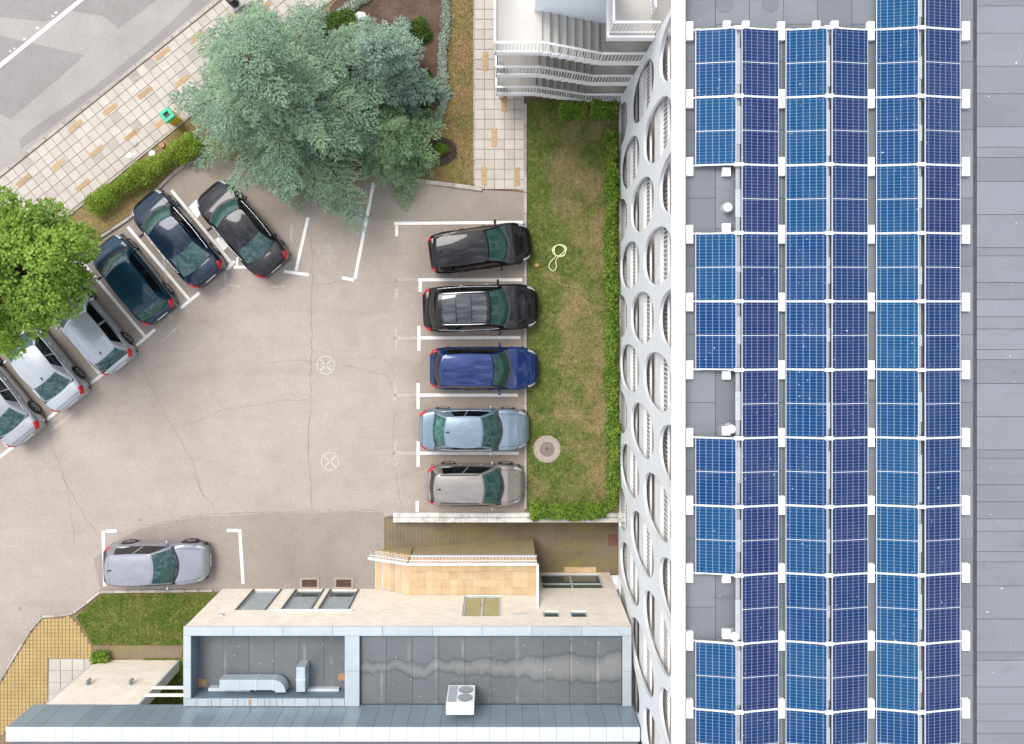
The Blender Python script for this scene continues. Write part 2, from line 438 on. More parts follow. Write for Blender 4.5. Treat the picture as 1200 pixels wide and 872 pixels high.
def cream_stone():
    t = NT('cream_cladding'); g = t.pos(); x = t.sep(g)
    cmb = t.n('ShaderNodeCombineXYZ'); t.l(x[0], cmb.inputs[0]); t.l(x[2], cmb.inputs[1])
    b = t.n('ShaderNodeTexBrick'); t.l(cmb.outputs[0], b.inputs['Vector'])
    b.inputs['Scale'].default_value = 1.0; b.inputs['Brick Width'].default_value = .30; b.inputs['Row Height'].default_value = .10
    b.inputs['Mortar Size'].default_value = .006; b.inputs['Color1'].default_value = (.80, .735, .63, 1); b.inputs['Color2'].default_value = (.72, .65, .55, 1)
    b.inputs['Mortar'].default_value = (.62, .55, .46, 1)
    c = t.mix(.18, b.outputs['Color'], t.ramp(t.noise(g, 1.5, 6, .7), .3, .7), 'OVERLAY')
    streak = t.ramp(t.noise(t.mapping(g, (3, 1, .35)), 1.0, 6, .7), .56, .75)
    c = t.mix(t.math('MULTIPLY', streak, .22), c, (.5, .44, .36))
    t.col(c); t.set(Roughness=.85); t.bump(b.outputs['Fac'], -.2, .006)
    return t.m
m_cream = cream_stone()
m_cap = surf('galvanised_cap', (.43, .47, .495), (.37, .41, .435), 1.6, 30, .1, .42, .03, .15, rnd=.08)
m_capw = surf('bright_metal_cap', (.56, .60, .64), (.50, .54, .575), 1.6, 30, .06, .4, .02, .1, rnd=.06)
m_clad = surf('blue_grey_cladding', (.24, .30, .345), (.21, .265, .305), 1.0, 30, .08, .4, .02, .2, rnd=.12)
m_par_in = surf('parapet_inner', (.15, .20, .24), (.12, .165, .20), 1.5, 30, .12, .6, .05)
m_duct = surf('galvanised_duct', (.44, .49, .51), (.38, .43, .45), 2, 30, .1, .4, .02, .25)
m_frame = surf('window_frame_grey', (.45, .50, .53), (.40, .45, .48), 3, 30, .05, .5, 0)
m_tilefl = None
def terracotta():
    t = NT('orange_terrace_tile'); p = t.pos()
    c = t.mix(t.ramp(t.noise(p, 3.2, 4, .6), .35, .66), (.56, .40, .235), (.50, .345, .195))
    c = t.mix(t.ramp(t.noise(p, 1.1, 5, .6), .5, .75), c, (.60, .46, .30))
    fn = t.noise(p, 40, 3, .7); c = t.mix(.15, c, t.ramp(fn, .25, .75), 'OVERLAY')
    r = t.ramp(t.orand(), 0, 1, (.88, .88, .88, 1), (1.08, 1.08, 1.08, 1))
    t.col(t.mix(1.0, c, r, 'MULTIPLY')); t.set(Roughness=.6); t.bump(fn, .1, .004); return t.m
m_tilefl = terracotta()
m_mossw = surf('mossy_wall', (.36, .29, .15), (.30, .235, .14), 1.2, 30, .3, .9, .2)
m_alu = surf('anodised_frame', (.56, .58, .61), (.50, .52, .55), 3, 30, .04, .4, 0, .2)
m_ballast = surf('white_ballast', (.86, .86, .86), (.80, .80, .80), 3, 30, .06, .7, .05, rnd=.06)
m_channel = surf('cable_channel', (.36, .37, .39), (.28, .29, .31), 3, 30, .1, .5, .02, .2)
m_cover = surf('channel_cover_grey', (.42, .43, .45), (.36, .37, .39), 3, 30, .1, .5, .02, .1)
m_black = surf('black_plastic', (.015, .015, .016), (.022, .022, .023), 4, 30, .05, .45, 0)
m_iron = surf('cast_iron', (.15, .125, .11), (.22, .18, .15), 8, 30, .3, .8, .3)
m_conc = surf('pale_concrete', (.36, .31, .26), (.29, .245, .20), 4, 30, .2, .9, .2)
m_hose = surf('pale_hose', (.66, .68, .38), (.58, .60, .32), 4, 30, .05, .5, 0)
m_bgreen = surf('bin_green', (.03, .42, .24), (.025, .36, .20), 5, 30, .05, .45, 0)
m_byel = surf('bin_yellow', (.72, .55, .03), (.62, .47, .03), 5, 30, .05, .5, 0)
m_brick = surf('brown_brick', (.40, .22, .12), (.32, .18, .10), 6)
m_paper = surf('white_scrap', (.8, .79, .76), (.7, .69, .66), 6)

def panel_mat(name, c1, c2, line):
    t = NT(name); o = t.obj(); x = t.sep(o); rnd = t.orand()
    def grid(v, pitch, w, soft, off=0.0):
        f = t.math('ABSOLUTE', t.math('SUBTRACT', t.math('FRACT', t.math('ADD', t.math('DIVIDE', v, pitch), off)), .5))   # .5 on the lines
        return t.ramp(f, .5 - (w + soft) / pitch, .5 - w / pitch)
    gx = grid(x[0], .183, .0075, .006, .5)                    # six columns of cells
    gy = grid(x[1], .0945, .0035, .005, .5)
    base = t.mix(rnd, c1, c2)
    cell = t.noise(t.n('ShaderNodeTexCoord').outputs['Object'], 2.2, 3, .5)
    base = t.mix(t.ramp(cell, .35, .7), base, t.mix(1.0, base, (.80, .84, .92), 'MULTIPLY'))
    c = t.mix(t.math('MULTIPLY', gy, .48), base, line)
    c = t.mix(t.math('MULTIPLY', gx, .68), c, line)
    p = t.pos()
    spot = t.math('MULTIPLY', t.ramp(t.noise(p, 11, 2, .5), .725, .74), t.ramp(t.noise(p, .5, 2, .5), .46, .56))
    c = t.mix(t.math('MULTIPLY', spot, .85), c, (.45, .48, .50))
    dust = t.ramp(t.noise(p, 1.3, 5, .7, .4), .45, .85)
    c = t.mix(t.math('MULTIPLY', dust, .10), c, (.22, .24, .27))
    t.col(c); t.set(Roughness=.14); t.b.inputs['Specular IOR Level'].default_value = .09
    return t.m
m_cell_l = panel_mat('solar_cells_sky_lit', (.003, .032, .118), (.004, .058, .142), (.19, .27, .36))  # left slopes: brighter sky reflection painted into the cell colour
m_cell_r = panel_mat('solar_cells_indigo', (.005, .029, .098), (.010, .022, .085), (.20, .225, .30))  # right slopes: same cells, weaker sky reflection painted in as darker colour

def car_paint(name, c, metal=.35, rough=.32):
    t = NT(name)
    fl = t.noise(t.obj(), 900, 1, .5)
    t.col(t.mix(t.ramp(fl, .3, .7), tuple(x * .93 for x in c), tuple(min(1, x * 1.07) for x in c)))
    dirt = t.noise(t.obj(), 3, 5, .7)
    t.l(t.ramp(dirt, .3, .8, (rough * .8,) * 3 + (1,), (rough * 1.3,) * 3 + (1,)), t.b.inputs['Roughness'])
    t.set(Metallic=metal); t.b.inputs['Specular IOR Level'].default_value = .15; t.b.inputs['Coat Weight'].default_value = .62 if max(c) < .06 else .9; t.b.inputs['Coat Roughness'].default_value = .045
    return t.m
def glass_mat(name, tint, refl=.0, haze=(.02, .02, .02)):
    t = NT(name); t.t.nodes.remove(t.b)
    fr = t.n('ShaderNodeFresnel'); fr.inputs['IOR'].default_value = 1.6
    tr = t.n('ShaderNodeBsdfTransparent'); tr.inputs['Color'].default_value = tuple(tint) + (1,)
    gl = t.n('ShaderNodeBsdfGlossy'); gl.inputs['Roughness'].default_value = .02; gl.inputs['Color'].default_value = (.95, .97, 1, 1)
    df = t.n('ShaderNodeBsdfDiffuse'); df.inputs['Color'].default_value = tuple(haze) + (1,)
    m0 = t.n('ShaderNodeMixShader'); m0.inputs[0].default_value = .5; t.l(tr.outputs[0], m0.inputs[1]); t.l(df.outputs[0], m0.inputs[2])
    ms = t.n('ShaderNodeMixShader'); t.l(t.math('ADD', fr.outputs[0], refl), ms.inputs[0]); t.l(m0.outputs[0], ms.inputs[1]); t.l(gl.outputs[0], ms.inputs[2])
    t.l(ms.outputs[0], t.out.inputs['Surface'])
    return t.m
m_glass = glass_mat('green_tinted_glass', (.50, .78, .72), .0, (.035, .115, .105))
m_gdark = glass_mat('dark_tinted_glass', (.10, .13, .14), .02, (.008, .01, .011))
m_groof = NT('panoramic_glass').col((.03, .035, .04)).set(Roughness=.04).m
m_groof.node_tree.nodes['Principled BSDF'].inputs['Specular IOR Level'].default_value = .9
m_wglass = NT('window_glass').col((.05, .075, .07)).set(Roughness=.06).m
m_wblind = surf('window_blind_glass', (.34, .38, .40), (.28, .32, .34), 1.5, 20, .1, .15, 0)
m_wtaupe = surf('taupe_door_glass', (.20, .19, .175), (.16, .15, .14), 1.5, 20, .1, .2, 0)
m_wyel = surf('frosted_door_glass', (.36, .34, .17), (.30, .28, .13), 2.0, 20, .1, .2, 0)
m_inter = surf('car_interior', (.04, .045, .047), (.06, .065, .067), 4, 40, .1, .85, .05)
m_seat = surf('car_seat', (.07, .075, .078), (.10, .105, .108), 5, 40, .1, .9, .05)
m_tyre = surf('tyre_rubber', (.022, .022, .023), (.03, .03, .03), 6, 40, .1, .8, .1)
m_rim = NT('alloy_rim').col((.55, .56, .57)).set(Roughness=.3, Metallic=.8).m
m_tail = NT('tail_lamp').col((.45, .012, .02)).set(Roughness=.12).m
m_head = NT('head_lamp').col((.42, .44, .46)).set(Roughness=.08, Metallic=.25).m
m_chrome = NT('chrome_trim').col((.72, .73, .75)).set(Roughness=.2, Metallic=.9).m
m_plate = NT('number_plate').col((.72, .73, .72)).set(Roughness=.5).m

# ------------------------------------------------------------------ ground, road, parking lot
HX0, HY0, HY1 = XU(450), YV(606), -12.03          # the sunken ramp is cut out of the ground
g = MB(); g.keep = True; B = 420
for x0, x1, y0, y1 in ((-B, HX0, -B, B), (HX0, B, HY0, B), (HX0, B, -B, HY1)):
    g.poly([(x0, y0, 0), (x1, y0, 0), (x1, y1, 0), (x0, y1, 0)])
tag(g.build('ground', m_soil), 'bare brown soil under the whole site', kind='structure')

road_px = [(-420, -340), (-420, 544), (0, 207), (258, 0), (682, -340)]
road = sheet('road', road_px, .004, m_road, label='pale grey asphalt street in the top left corner', kind='structure')
Z1 = lambda x, y: (x * .2523, y * .2523)
sheet('asphalt_patch', [Z1(*q) for q in ((-200, 120), (0, 165), (165, 205), (390, 255), (345, 300), (290, 350), (170, 450), (50, 555), (0, 528), (-200, 430))], .008, m_road2, road)
sheet('asphalt_patch', [Z1(*q) for q in ((-200, -300), (1130, -300), (728, 0), (548, 135), (500, 88), (470, 72), (330, 50), (210, 100), (0, 78), (-200, 60))], .008, m_road2, road)
sheet('asphalt_patch', [Z1(*q) for q in ((90, 650), (160, 590), (430, 410), (700, 190), (900, 0), (985, 0), (560, 350), (200, 620), (100, 690))], .008, m_road2, road)
def strip(name, a, b, w, z, mat, parent, pts=None):
    """painted band between two photo points, w wide in metres"""
    a, b = P(*a), P(*b); d = (b - a).normalized(); n = Vector((-d.y, d.x, 0)) * (w / 2)
    m = MB(); m.keep = True
    q = [a - n, b - n, b + n, a + n]
    m.poly([(p.x, p.y, z) for p in q])
    return m.build(name, mat, parent)
strip('lane_line', (-40, 109.5), (140, -36.5), .16, .012, m_white, road)
for u, v, r in ((66, 15, .09), (62, 19, .06), (44, 33, .08), (29, 46, .06), (17, 57, .05), (12, 60, .04)):
    m = MB(); m.keep = True; c = P(u, v); k = [r * random.uniform(.6, 1.15) for _ in range(9)]
    m.poly([(c.x + k[i] * math.cos(i * .698), c.y + k[i] * .7 * math.sin(i * .698), .016) for i in range(9)]); m.build('paint_splash', m_white, road)

lot_px = [(-420, 700), (-420, 660), (0, 372), (90, 297), (152, 256), (204, 203), (218, 193), (240, 186), (330, 192), (430, 204), (565, 222), (615, 226), (615, 600), (460, 604),
          (450, 606), (450, 692), (250, 692), (118, 694), (102, 706), (86, 718), (66, 721), (50, 722), (36, 738), (0, 798), (-420, 1500)]
lot = sheet('parking_lot', lot_px, .008, m_lot, label='worn sand grey asphalt of the car park', kind='structure')
sheet('asphalt_patch', [(165, 694), (118, 694), (110, 655), (135, 634), (170, 618), (230, 606), (330, 601), (449.5, 600), (449.5, 691)], .012, m_lot2, lot)
sheet('asphalt_patch', [(360, 200), (430, 205), (563, 223), (612, 227), (612, 258), (440, 258), (380, 246), (345, 225)], .012, m_lot2, lot)  # soft shadow of the conifers, painted as a darker sheet
def pl(a, b, w=.13): return strip('parking_line', a, b, w, .018, m_paint, lot)
right_bays = [((462, 262), (613, 260.5), (465, 264), (465, 277)), ((490, 328), (612, 328), (492.5, 330), (492.5, 342)), ((493, 396), (610, 395.5), (491, 382), (491, 411)),
              ((492.3, 463), (607, 463), (490, 449), (490, 479)), ((492.3, 531), (608, 531), (490, 517), (490, 547))]
for a, b, c, d in right_bays: pl(a, b); pl(c, d)
pl((489, 587), (489, 600))
pl((438, 214), (416, 326.5)); pl((401, 325.5), (415, 328.5)); pl((361, 255), (347, 317)); pl((333, 318), (362, 322))
pl((201, 223), (271, 308)); pl((266, 316), (275, 306)); pl((274, 313), (294, 313)); pl((279, 299), (277.5, 311), .1)
pl((150, 266), (222, 351)); pl((212, 361), (234, 343)); pl((95, 305), (170, 394)); pl((160, 405), (182, 386))
pl((72, 383), (117, 438)); pl((107, 449), (129, 432)); pl((12, 418), (64, 481)); pl((55, 492), (76, 474)); pl((-20, 488), (10, 523)); pl((-2, 537), (23, 518))
pl((121, 622), (123, 687)); pl((124, 622.5), (137, 622)); pl((281, 620), (285, 684)); pl((266, 621.5), (278.5, 621.5))
for q in ([(221, 243), (230, 234), (240, 246), (231, 256)], [(252, 281), (262, 273), (272, 285), (262, 294)]): sheet('parking_mark', q, .018, m_paint, lot)
for a, b in (((465, 328), (490, 328)), ((462, 396), (491, 396)), ((462, 463), (490, 463)), ((462, 531), (490, 531)), ((465, 338), (465, 350)), ((464, 385), (464, 411)), ((463, 449), (463, 480)),
             ((463, 517), (463, 547)), ((191, 299), (196, 331)), ((256, 344), (268, 334)), ((268, 334), (282, 336)), ((190, 400), (212, 380)), ((264, 318), (265, 334)), ((318, 336), (335, 336)), ((343, 262), (340, 300)),
             ((199, 352), (200, 376)), ((60, 505), (88, 482))):
    strip('faded_line', a, b, .12, .02, m_ghost, lot)
def ring_mark(u, v, r, mat):
    m = MB(); m.keep = True; c = P(u, v); n = 40; w = .05
    for i in range(n):
        a, b = 2 * math.pi * i / n, 2 * math.pi * (i + 1) / n
        m.poly([(c.x + (r - w) * math.cos(a), c.y + (r - w) * math.sin(a), .02), (c.x + r * math.cos(a), c.y + r * math.sin(a), .02),
                (c.x + r * math.cos(b), c.y + r * math.sin(b), .02), (c.x + (r - w) * math.cos(b), c.y + (r - w) * math.sin(b), .02)])
    for t in (R(45), R(135)):
        d = Vector((math.cos(t), math.sin(t), 0)); k = Vector((-d.y, d.x, 0)) * .045
        for s_ in (-1, 1):
            a, b = c + d * s_ * .06, c + d * s_ * (r - .06)
            m.poly([(p.x, p.y, .0205) for p in (a - k, b - k, b + k, a + k)])
    m.build('ring_mark', mat, lot)
ring_mark(382, 428, .40, m_ringp); ring_mark(387, 540.5, .40, m_ringp)
m = MB(); m.keep = True; c = P(384, 297)
m.poly([(c.x + .43 * math.cos(i * .2618), c.y + .43 * math.sin(i * .2618), .02) for i in range(24)]); m.build('faded_disc', worn_paint('very_faded_paint', .46, .22), lot)
def crack(px, w=.02):
    m = MB(); m.keep = True; pts = []
    for (a, b) in zip(px, px[1:]):
        n = max(2, int(math.hypot(b[0] - a[0], b[1] - a[1]) / 7))
        for i in range(n): pts.append((a[0] + (b[0] - a[0]) * i / n + random.uniform(-1.3, 1.3), a[1] + (b[1] - a[1]) * i / n + random.uniform(-1.3, 1.3)))
    pts.append(px[-1]); q = [P(*p) for p in pts]
    for i in range(len(q) - 1):
        a, b = q[i], q[i + 1]; d = (b - a).normalized(); k = Vector((-d.y, d.x, 0)) * w * random.uniform(.12, .5)
        m.poly([(p.x, p.y, .0165) for p in (a - k, b - k, b + k, a + k)])
    m.build('crack', m_crack, lot)
crack([(360, 258), (366, 300), (365, 420), (362, 520), (366, 598)], .03)
crack([(160, 418), (178, 455), (205, 505), (228, 545), (240, 585)]); crack([(52, 482), (60, 520), (75, 560), (96, 600), (118, 632)])
crack([(365, 334), (420, 328), (460, 331), (490, 329)]); crack([(366, 420), (420, 432), (455, 440), (463, 463)]); crack([(205, 505), (260, 480), (330, 470), (366, 468)], .014)
crack([(228, 558), (232, 570), (255, 600)], .016); crack([(75, 560), (82, 590), (88, 640)], .014); crack([(463, 463), (461, 540), (470, 598)], .02); crack([(300, 428), (340, 422), (380, 425)], .012)
crack([(170, 616), (230, 604), (330, 599), (449, 598)], .035)
for u, v in ((463, 463), (462, 396), (462, 531), (464, 329), (165, 609), (23, 713)):
    m = MB(); m.keep = True; c = P(u, v); m.poly([(c.x + .07 * math.cos(i * .8) * random.uniform(.6, 1.2), c.y + .07 * math.sin(i * .8) * random.uniform(.6, 1.2), .0225) for i in range(8)]); m.build('oil_spot', m_crack, lot)

# kerbs: every stone its own piece
def kerb(px, w, h, label, mat=m_kerb, seg=1.0, z0=-.1):
    pts = [P(*q) for q in px]
    k = empty('kerb', pts[0], 0, label, kind='structure')
    i = 0
    for a, b in zip(pts, pts[1:]):
        L_ = (b - a).length; n = max(1, round(L_ / seg)); d = (b - a) / n; dn = d.normalized(); s_ = Vector((-dn.y, dn.x, 0)) * w / 2
        for j in range(n):
            p, q = a + d * j + dn * .006, a + d * (j + 1) - dn * .006
            m = MB(); hh = h + random.uniform(-.008, .008)
            e = .02
            lo = [p - s_, q - s_, q + s_, p + s_]; hi = [p - s_ * .88 + dn * e * .3, q - s_ * .88 - dn * e * .3, q + s_ * .88 - dn * e * .3, p + s_ * .88 + dn * e * .3]
            m.add([(t.x, t.y, z0) for t in lo] + [(t.x, t.y, hh - e) for t in lo] + [(t.x, t.y, hh) for t in hi],
                  [(0, 1, 5, 4), (1, 2, 6, 5), (2, 3, 7, 6), (3, 0, 4, 7), (4, 5, 9, 8), (5, 6, 10, 9), (6, 7, 11, 10), (7, 4, 8, 11), (8, 9, 10, 11)])
            m.build('kerb_stone', mat, k); i += 1
    return k
kerb([(-30, 231), (288, -24)], .16, .13, 'long pale stone kerb between the street and the tiled pavement')
kerb([(38, 289), (400, -9)], .09, .10, 'thin concrete edging between the tiled pavement and the planting strip')
kerb([(0, 372), (90, 297), (152, 256), (204, 203), (218, 193), (240, 186)], .13, .10, 'brown stained kerb at the noses of the slanted parked cars')
kerb([(335, 192.5), (430, 204), (498, 213), (565, 222)], .18, .12, 'pale kerb below the garden bed and the blue conifers')
kerb([(555.5, -10), (555.5, 217)], .06, .085, 'thin left edging of the narrow tiled path')
kerb([(615.5, 122), (615.5, 226), (615.5, 596)], .14, .10, 'pale kerb between the parking bays and the lawn', seg=.9)
kerb([(250, 691.5), (118, 693), (102, 706), (86, 718), (66, 721), (50, 722), (36, 738), (0, 798), (-20, 832)], .11, .09, 'curving grey kerb around the ochre paved corner', seg=.6)

# pavement with tiles
def paving(name, label, poly_px, origin, ang, size, inserts, ins_size, z, ribs=0.0):
    pts = [P(*q) for q in poly_px]
    base = sheet(name, poly_px, z - .03, m_tile_j, label=label, kind='structure')
    o = P(*origin); ca, sa = math.cos(ang), math.sin(ang)
    ins = [P(*q) for q in inserts]
    e = size / 2 - .009
    me = {}
    for key, mat in (('a', m_tile), ('g', m_tile_g)):
        m = MB(); m.bbox(-e, e, -e, e, -.04, 0, .008)
        if key == 'g':
            m = MB()
            for i in range(6):
                w = 2 * e / 6; m.bbox(-e + i * w + .008, -e + (i + 1) * w - .008, -e, e, -.04, 0, .006)
        d = bpy.data.meshes.new('paving_tile'); d.from_pydata(m.v, [], m.f); d.materials.append(mat); me[key] = d
    mi = MB(); il, iw = ins_size; nb = 4
    for i in range(nb): w = il / nb; mi.bbox(-il / 2 + i * w + .006, -il / 2 + (i + 1) * w - .006, -iw / 2, iw / 2, -.05, 0, .006)
    di = bpy.data.meshes.new('brick_insert'); di.from_pydata(mi.v, [], mi.f); di.materials.append(m_tan)
    cells = []
    for i in range(-60, 61):
        for j in range(-60, 61):
            x, y = o.x + (i * size) * ca - (j * size) * sa, o.y + (i * size) * sa + (j * size) * ca
            cells.append((x, y, i, j))
    arr = np.array([(c[0], c[1]) for c in cells]); ok = inpoly(arr[:, 0], arr[:, 1], [(p.x, p.y) for p in pts])
    n = 0
    for (x, y, i, j), k in zip(cells, ok):
        if not k: continue
        u, v = NU + x * 27.5, NV - y * 27.5
        if u < -14 or u > 640 or v < -14: continue
        o_ = link('paving_tile', me['g' if random.random() < ribs else 'a'], base, (x, y, z + random.uniform(-.004, .004)), (random.uniform(-.008, .008), random.uniform(-.008, .008), ang + random.uniform(-.012, .012))); n += 1
    for p in ins: link('brick_insert', di, base, (p.x, p.y, z + .012), (0, 0, ang))
    return n
ang = math.atan2(207, 258)
n1 = paving('pavement', 'pale tiled pavement with tan brick inserts beside the street', [(-25, 229), (284, -19), (412, -19), (40, 287), (-25, 345)], (60, 170), ang, .42,
       [Z1(*q) for q in ((115, 840), (277, 765), (355, 588), (517, 510), (453, 705), (617, 628), (678, 433), (757, 253), (920, 175), (850, 378), (1075, 103), (390, 862), (755, 570), (1000, 300), (1230, 40))], (.72, .21), .09, .04)
Z3 = lambda x, y: (500 + x * .2667, y * .2667)
n2 = paving('path', 'narrow pale tiled path beside the outdoor staircase', [(556.5, -20), (614, -20), (614, 224), (556.5, 217)], (562, 6), R(90), .425,
       [Z3(*q) for q in ((258, 272), (340, 452), (297, 607), (252, 775), (397, 778))], (.8, .24), .09, .02)

# ochre paved corner
och = [(0, 800), (36, 741), (50, 725), (66, 723.5), (83, 722), (95, 738), (108, 757), (112, 770), (57, 771), (55, 822), (0, 862), (-60, 900), (-60, 900)]
ob = sheet('courtyard', och, .012, m_yel_j, label='ochre paved corner left of the small lawn', kind='structure')
pw = [P(*q) for q in och]; s_ = .155; m = MB()
xs = np.arange(-24.6, -17.2, s_); ys = np.arange(-18.6, -13, s_); gx, gy = np.meshgrid(xs, ys)
ok = inpoly(gx.ravel(), gy.ravel(), [(p.x, p.y) for p in pw])
for x, y in np.c_[gx.ravel(), gy.ravel()][ok]:
    zz = .035 + random.uniform(-.003, .003); m.bbox(x - s_ / 2 + .009, x + s_ / 2 - .009, y - s_ / 2 + .009, y + s_ / 2 - .009, .0, zz, .006)
tag(m.build('paver', m_yel, ob), kind='stuff')
wt = sheet('white_paving', [(57.5, 771.5), (118, 771.5), (118, 840), (55.5, 840)], .014, m_tile_j, label='small patch of white tiles in front of the cream wall', kind='structure')
for i in range(4):
    for j in range(4):
        mm = MB(); x, y = XU(57.5) + .02 + i * .5, YV(771.5) - .02 - j * .5; mm.bbox(x, x + .48, y - .48, y, 0, .04, .008); mm.build('paving_tile', m_tile, wt)

# lawns and beds
def blades(name, poly_px, n, mat, label, z, h=(.03, .08), w=.012, holes=()):
    pts = [P(*q) for q in poly_px]; xs = [p.x for p in pts]; ys = [p.y for p in pts]
    x = rng.uniform(min(xs), max(xs), n * 2); y = rng.uniform(min(ys), max(ys), n * 2)
    k = inpoly(x, y, [(p.x, p.y) for p in pts])
    for hx, hy, hr in holes: k &= ((x - hx) ** 2 + (y - hy) ** 2) > hr * hr
    x, y = x[k][:n], y[k][:n]; n = len(x)
    a = rng.uniform(0, 2 * np.pi, n); hh = rng.uniform(*h, n); lean = rng.uniform(.3, 1.4, n) * hh; b = rng.uniform(0, 2 * np.pi, n)
    v = np.zeros((n, 3, 3))
    v[:, 0] = np.c_[x - np.cos(a) * w, y - np.sin(a) * w, np.full(n, z)]; v[:, 1] = np.c_[x + np.cos(a) * w, y + np.sin(a) * w, np.full(n, z)]
    v[:, 2] = np.c_[x + np.cos(b) * lean, y + np.sin(b) * lean, z + hh]
    o = link(name, fast_mesh(name, v.reshape(-1, 3), np.arange(3 * n).reshape(-1, 3), mat))
    return tag(o, label, 'grass', kind='stuff')
lawn_px = [(618, 118), (728, 118), (728, 602), (618, 602)]
MH = P(641, 526)
sheet('lawn', lawn_px, .06, m_lawn, label='patchy half dry lawn between the parked cars and the white facade', kind='structure')
blades('grass', lawn_px, 60000, m_blade, 'patchy short grass beside the oval facade', .06, holes=[(MH.x, MH.y, .45)])
l2 = [(90, 722), (104, 709), (121, 696), (252, 694.5), (268, 693), (216, 755), (110, 755)]
sheet('lawn', l2, .05, m_lawn2, label='small green lawn corner below the lone silver car', kind='structure')
blades('grass', l2, 14000, m_blade2, 'short green grass left of the cream building', .05)
l3 = [(175, 771), (215, 771), (262, 690), (262, 860), (120, 900)]
sheet('lawn', l3, .03, m_lawn2, label='shaded grass in the gap beside the cream wall', kind='structure')
blades('grass', [(168, 771), (212, 771), (212, 850), (150, 850)], 6000, m_blade2, 'short grass in the gap behind the cream wall', .03)
sheet('path', [(110, 756), (216, 756), (212, 770.5), (112, 770.5)], .02, m_ramp, label='brown earth strip below the small green lawn', kind='structure')
strip_px = [(0, 320), (63, 270.5), (247, 119), (330, 50), (398, -6), (440, -6), (400, 200), (330, 190), (240, 184), (218, 191), (203, 201), (150, 254), (90, 294), (0, 368)]
sheet('planting_strip', strip_px, .05, m_dry, label='dry planting strip between the pavement and the slanted parking bays', kind='structure')
blades('dry_grass', strip_px, 22000, m_dryblade, 'sparse dry grass in the strip beside the pavement', .05)
bed_px = [(440, -6), (554.5, -6), (554.5, 219), (430, 202.5), (330, 190)]
sheet('garden_bed', bed_px, .05, m_dry, label='dry turf around the mulch bed beside the tiled path', kind='structure')
blades('dry_grass', [(520, -6), (554.5, -6), (554.5, 219), (430, 202.5), (420, 185), (505, 160), (523, 120)], 14000, m_dryblade, 'dry yellow turf between the mulch bed and the tiled path', .05)
sheet('mulch_bed', [(400, -6), (521, -6), (520, 50), (517, 95), (519, 122), (507, 152), (470, 176), (400, 185), (330, 160), (345, 60)], .056, m_mulch, label='dark brown mulch bed under the small blue conifer', kind='structure')
m = MB(); m.keep = True; c = P(517, 178)
m.poly([(c.x + .68 * math.cos(i * .3927) * random.uniform(.85, 1.1), c.y + .68 * math.sin(i * .3927) * random.uniform(.85, 1.1), .062) for i in range(16)])
tag(m.build('planting_hole', surf('dark_soil', (.035, .025, .02), (.05, .035, .028), 3, 20, .4, .95, .6)), 'round patch of dark soil at the edge of the dry turf', kind='structure')

# sunken ramp and its retaining wall
m = MB(); m.keep = True
xa, xb, xe = HX0, 1.6, 5.32
m.poly([(xa, HY1 - .1, 0), (xb, HY1 - .1, -2.1), (xb, HY0 + .1, -2.1), (xa, HY0 + .1, 0)]); m.poly([(xb, HY1 - .1, -2.1), (xe, HY1 - .1, -2.1), (xe, HY0 + .1, -2.1), (xb, HY0 + .1, -2.1)])
ramp = tag(m.build('ramp', m_ramp), 'mossy brown concrete ramp sinking towards the white facade', kind='structure')
m = MB(); c = P(720.5, 633, -2.1); m.bbox(c.x - .30, c.x + .30, c.y - .25, c.y + .25, -2.12, -2.085); m.build('drain_cover', surf('rusty_cover', (.20, .09, .075), (.15, .08, .07), 5, 30, .3), ramp)
m = MB(); c = P(665, 644, -2.1); m.lathe((c.x, c.y, -2.1), [(.10, 0), (.10, .015), (.05, .015), (.045, .004)], 14); m.build('drain_hole', m_iron, ramp)
rw = empty('retaining_wall', (XU(460), YV(606), 0), 0, 'long low concrete retaining wall along the mossy ramp', 'wall')
x0, n = XU(461), 5; x1 = 5.30
for i in range(n):
    a, b = x0 + (x1 - x0) * i / n, x0 + (x1 - x0) * (i + 1) / n
    MB().bbox(a + .004, b - .004, YV(611.5), YV(606.2), -2.3, .14, .02).build('coping', m_kerb_w, rw)
    MB().bbox(a + .004, b - .004, YV(606), YV(600.5), -.2, .09, .02).build('kerb_stone', m_kerb_w, rw)

# ------------------------------------------------------------------ main building
FX = 4.91
mb = empty('white_building', (FX, 0, 0), 0, 'large white building with oval facade openings and a flat grey roof', 'building')
YN, YS = 8.75, -21.0
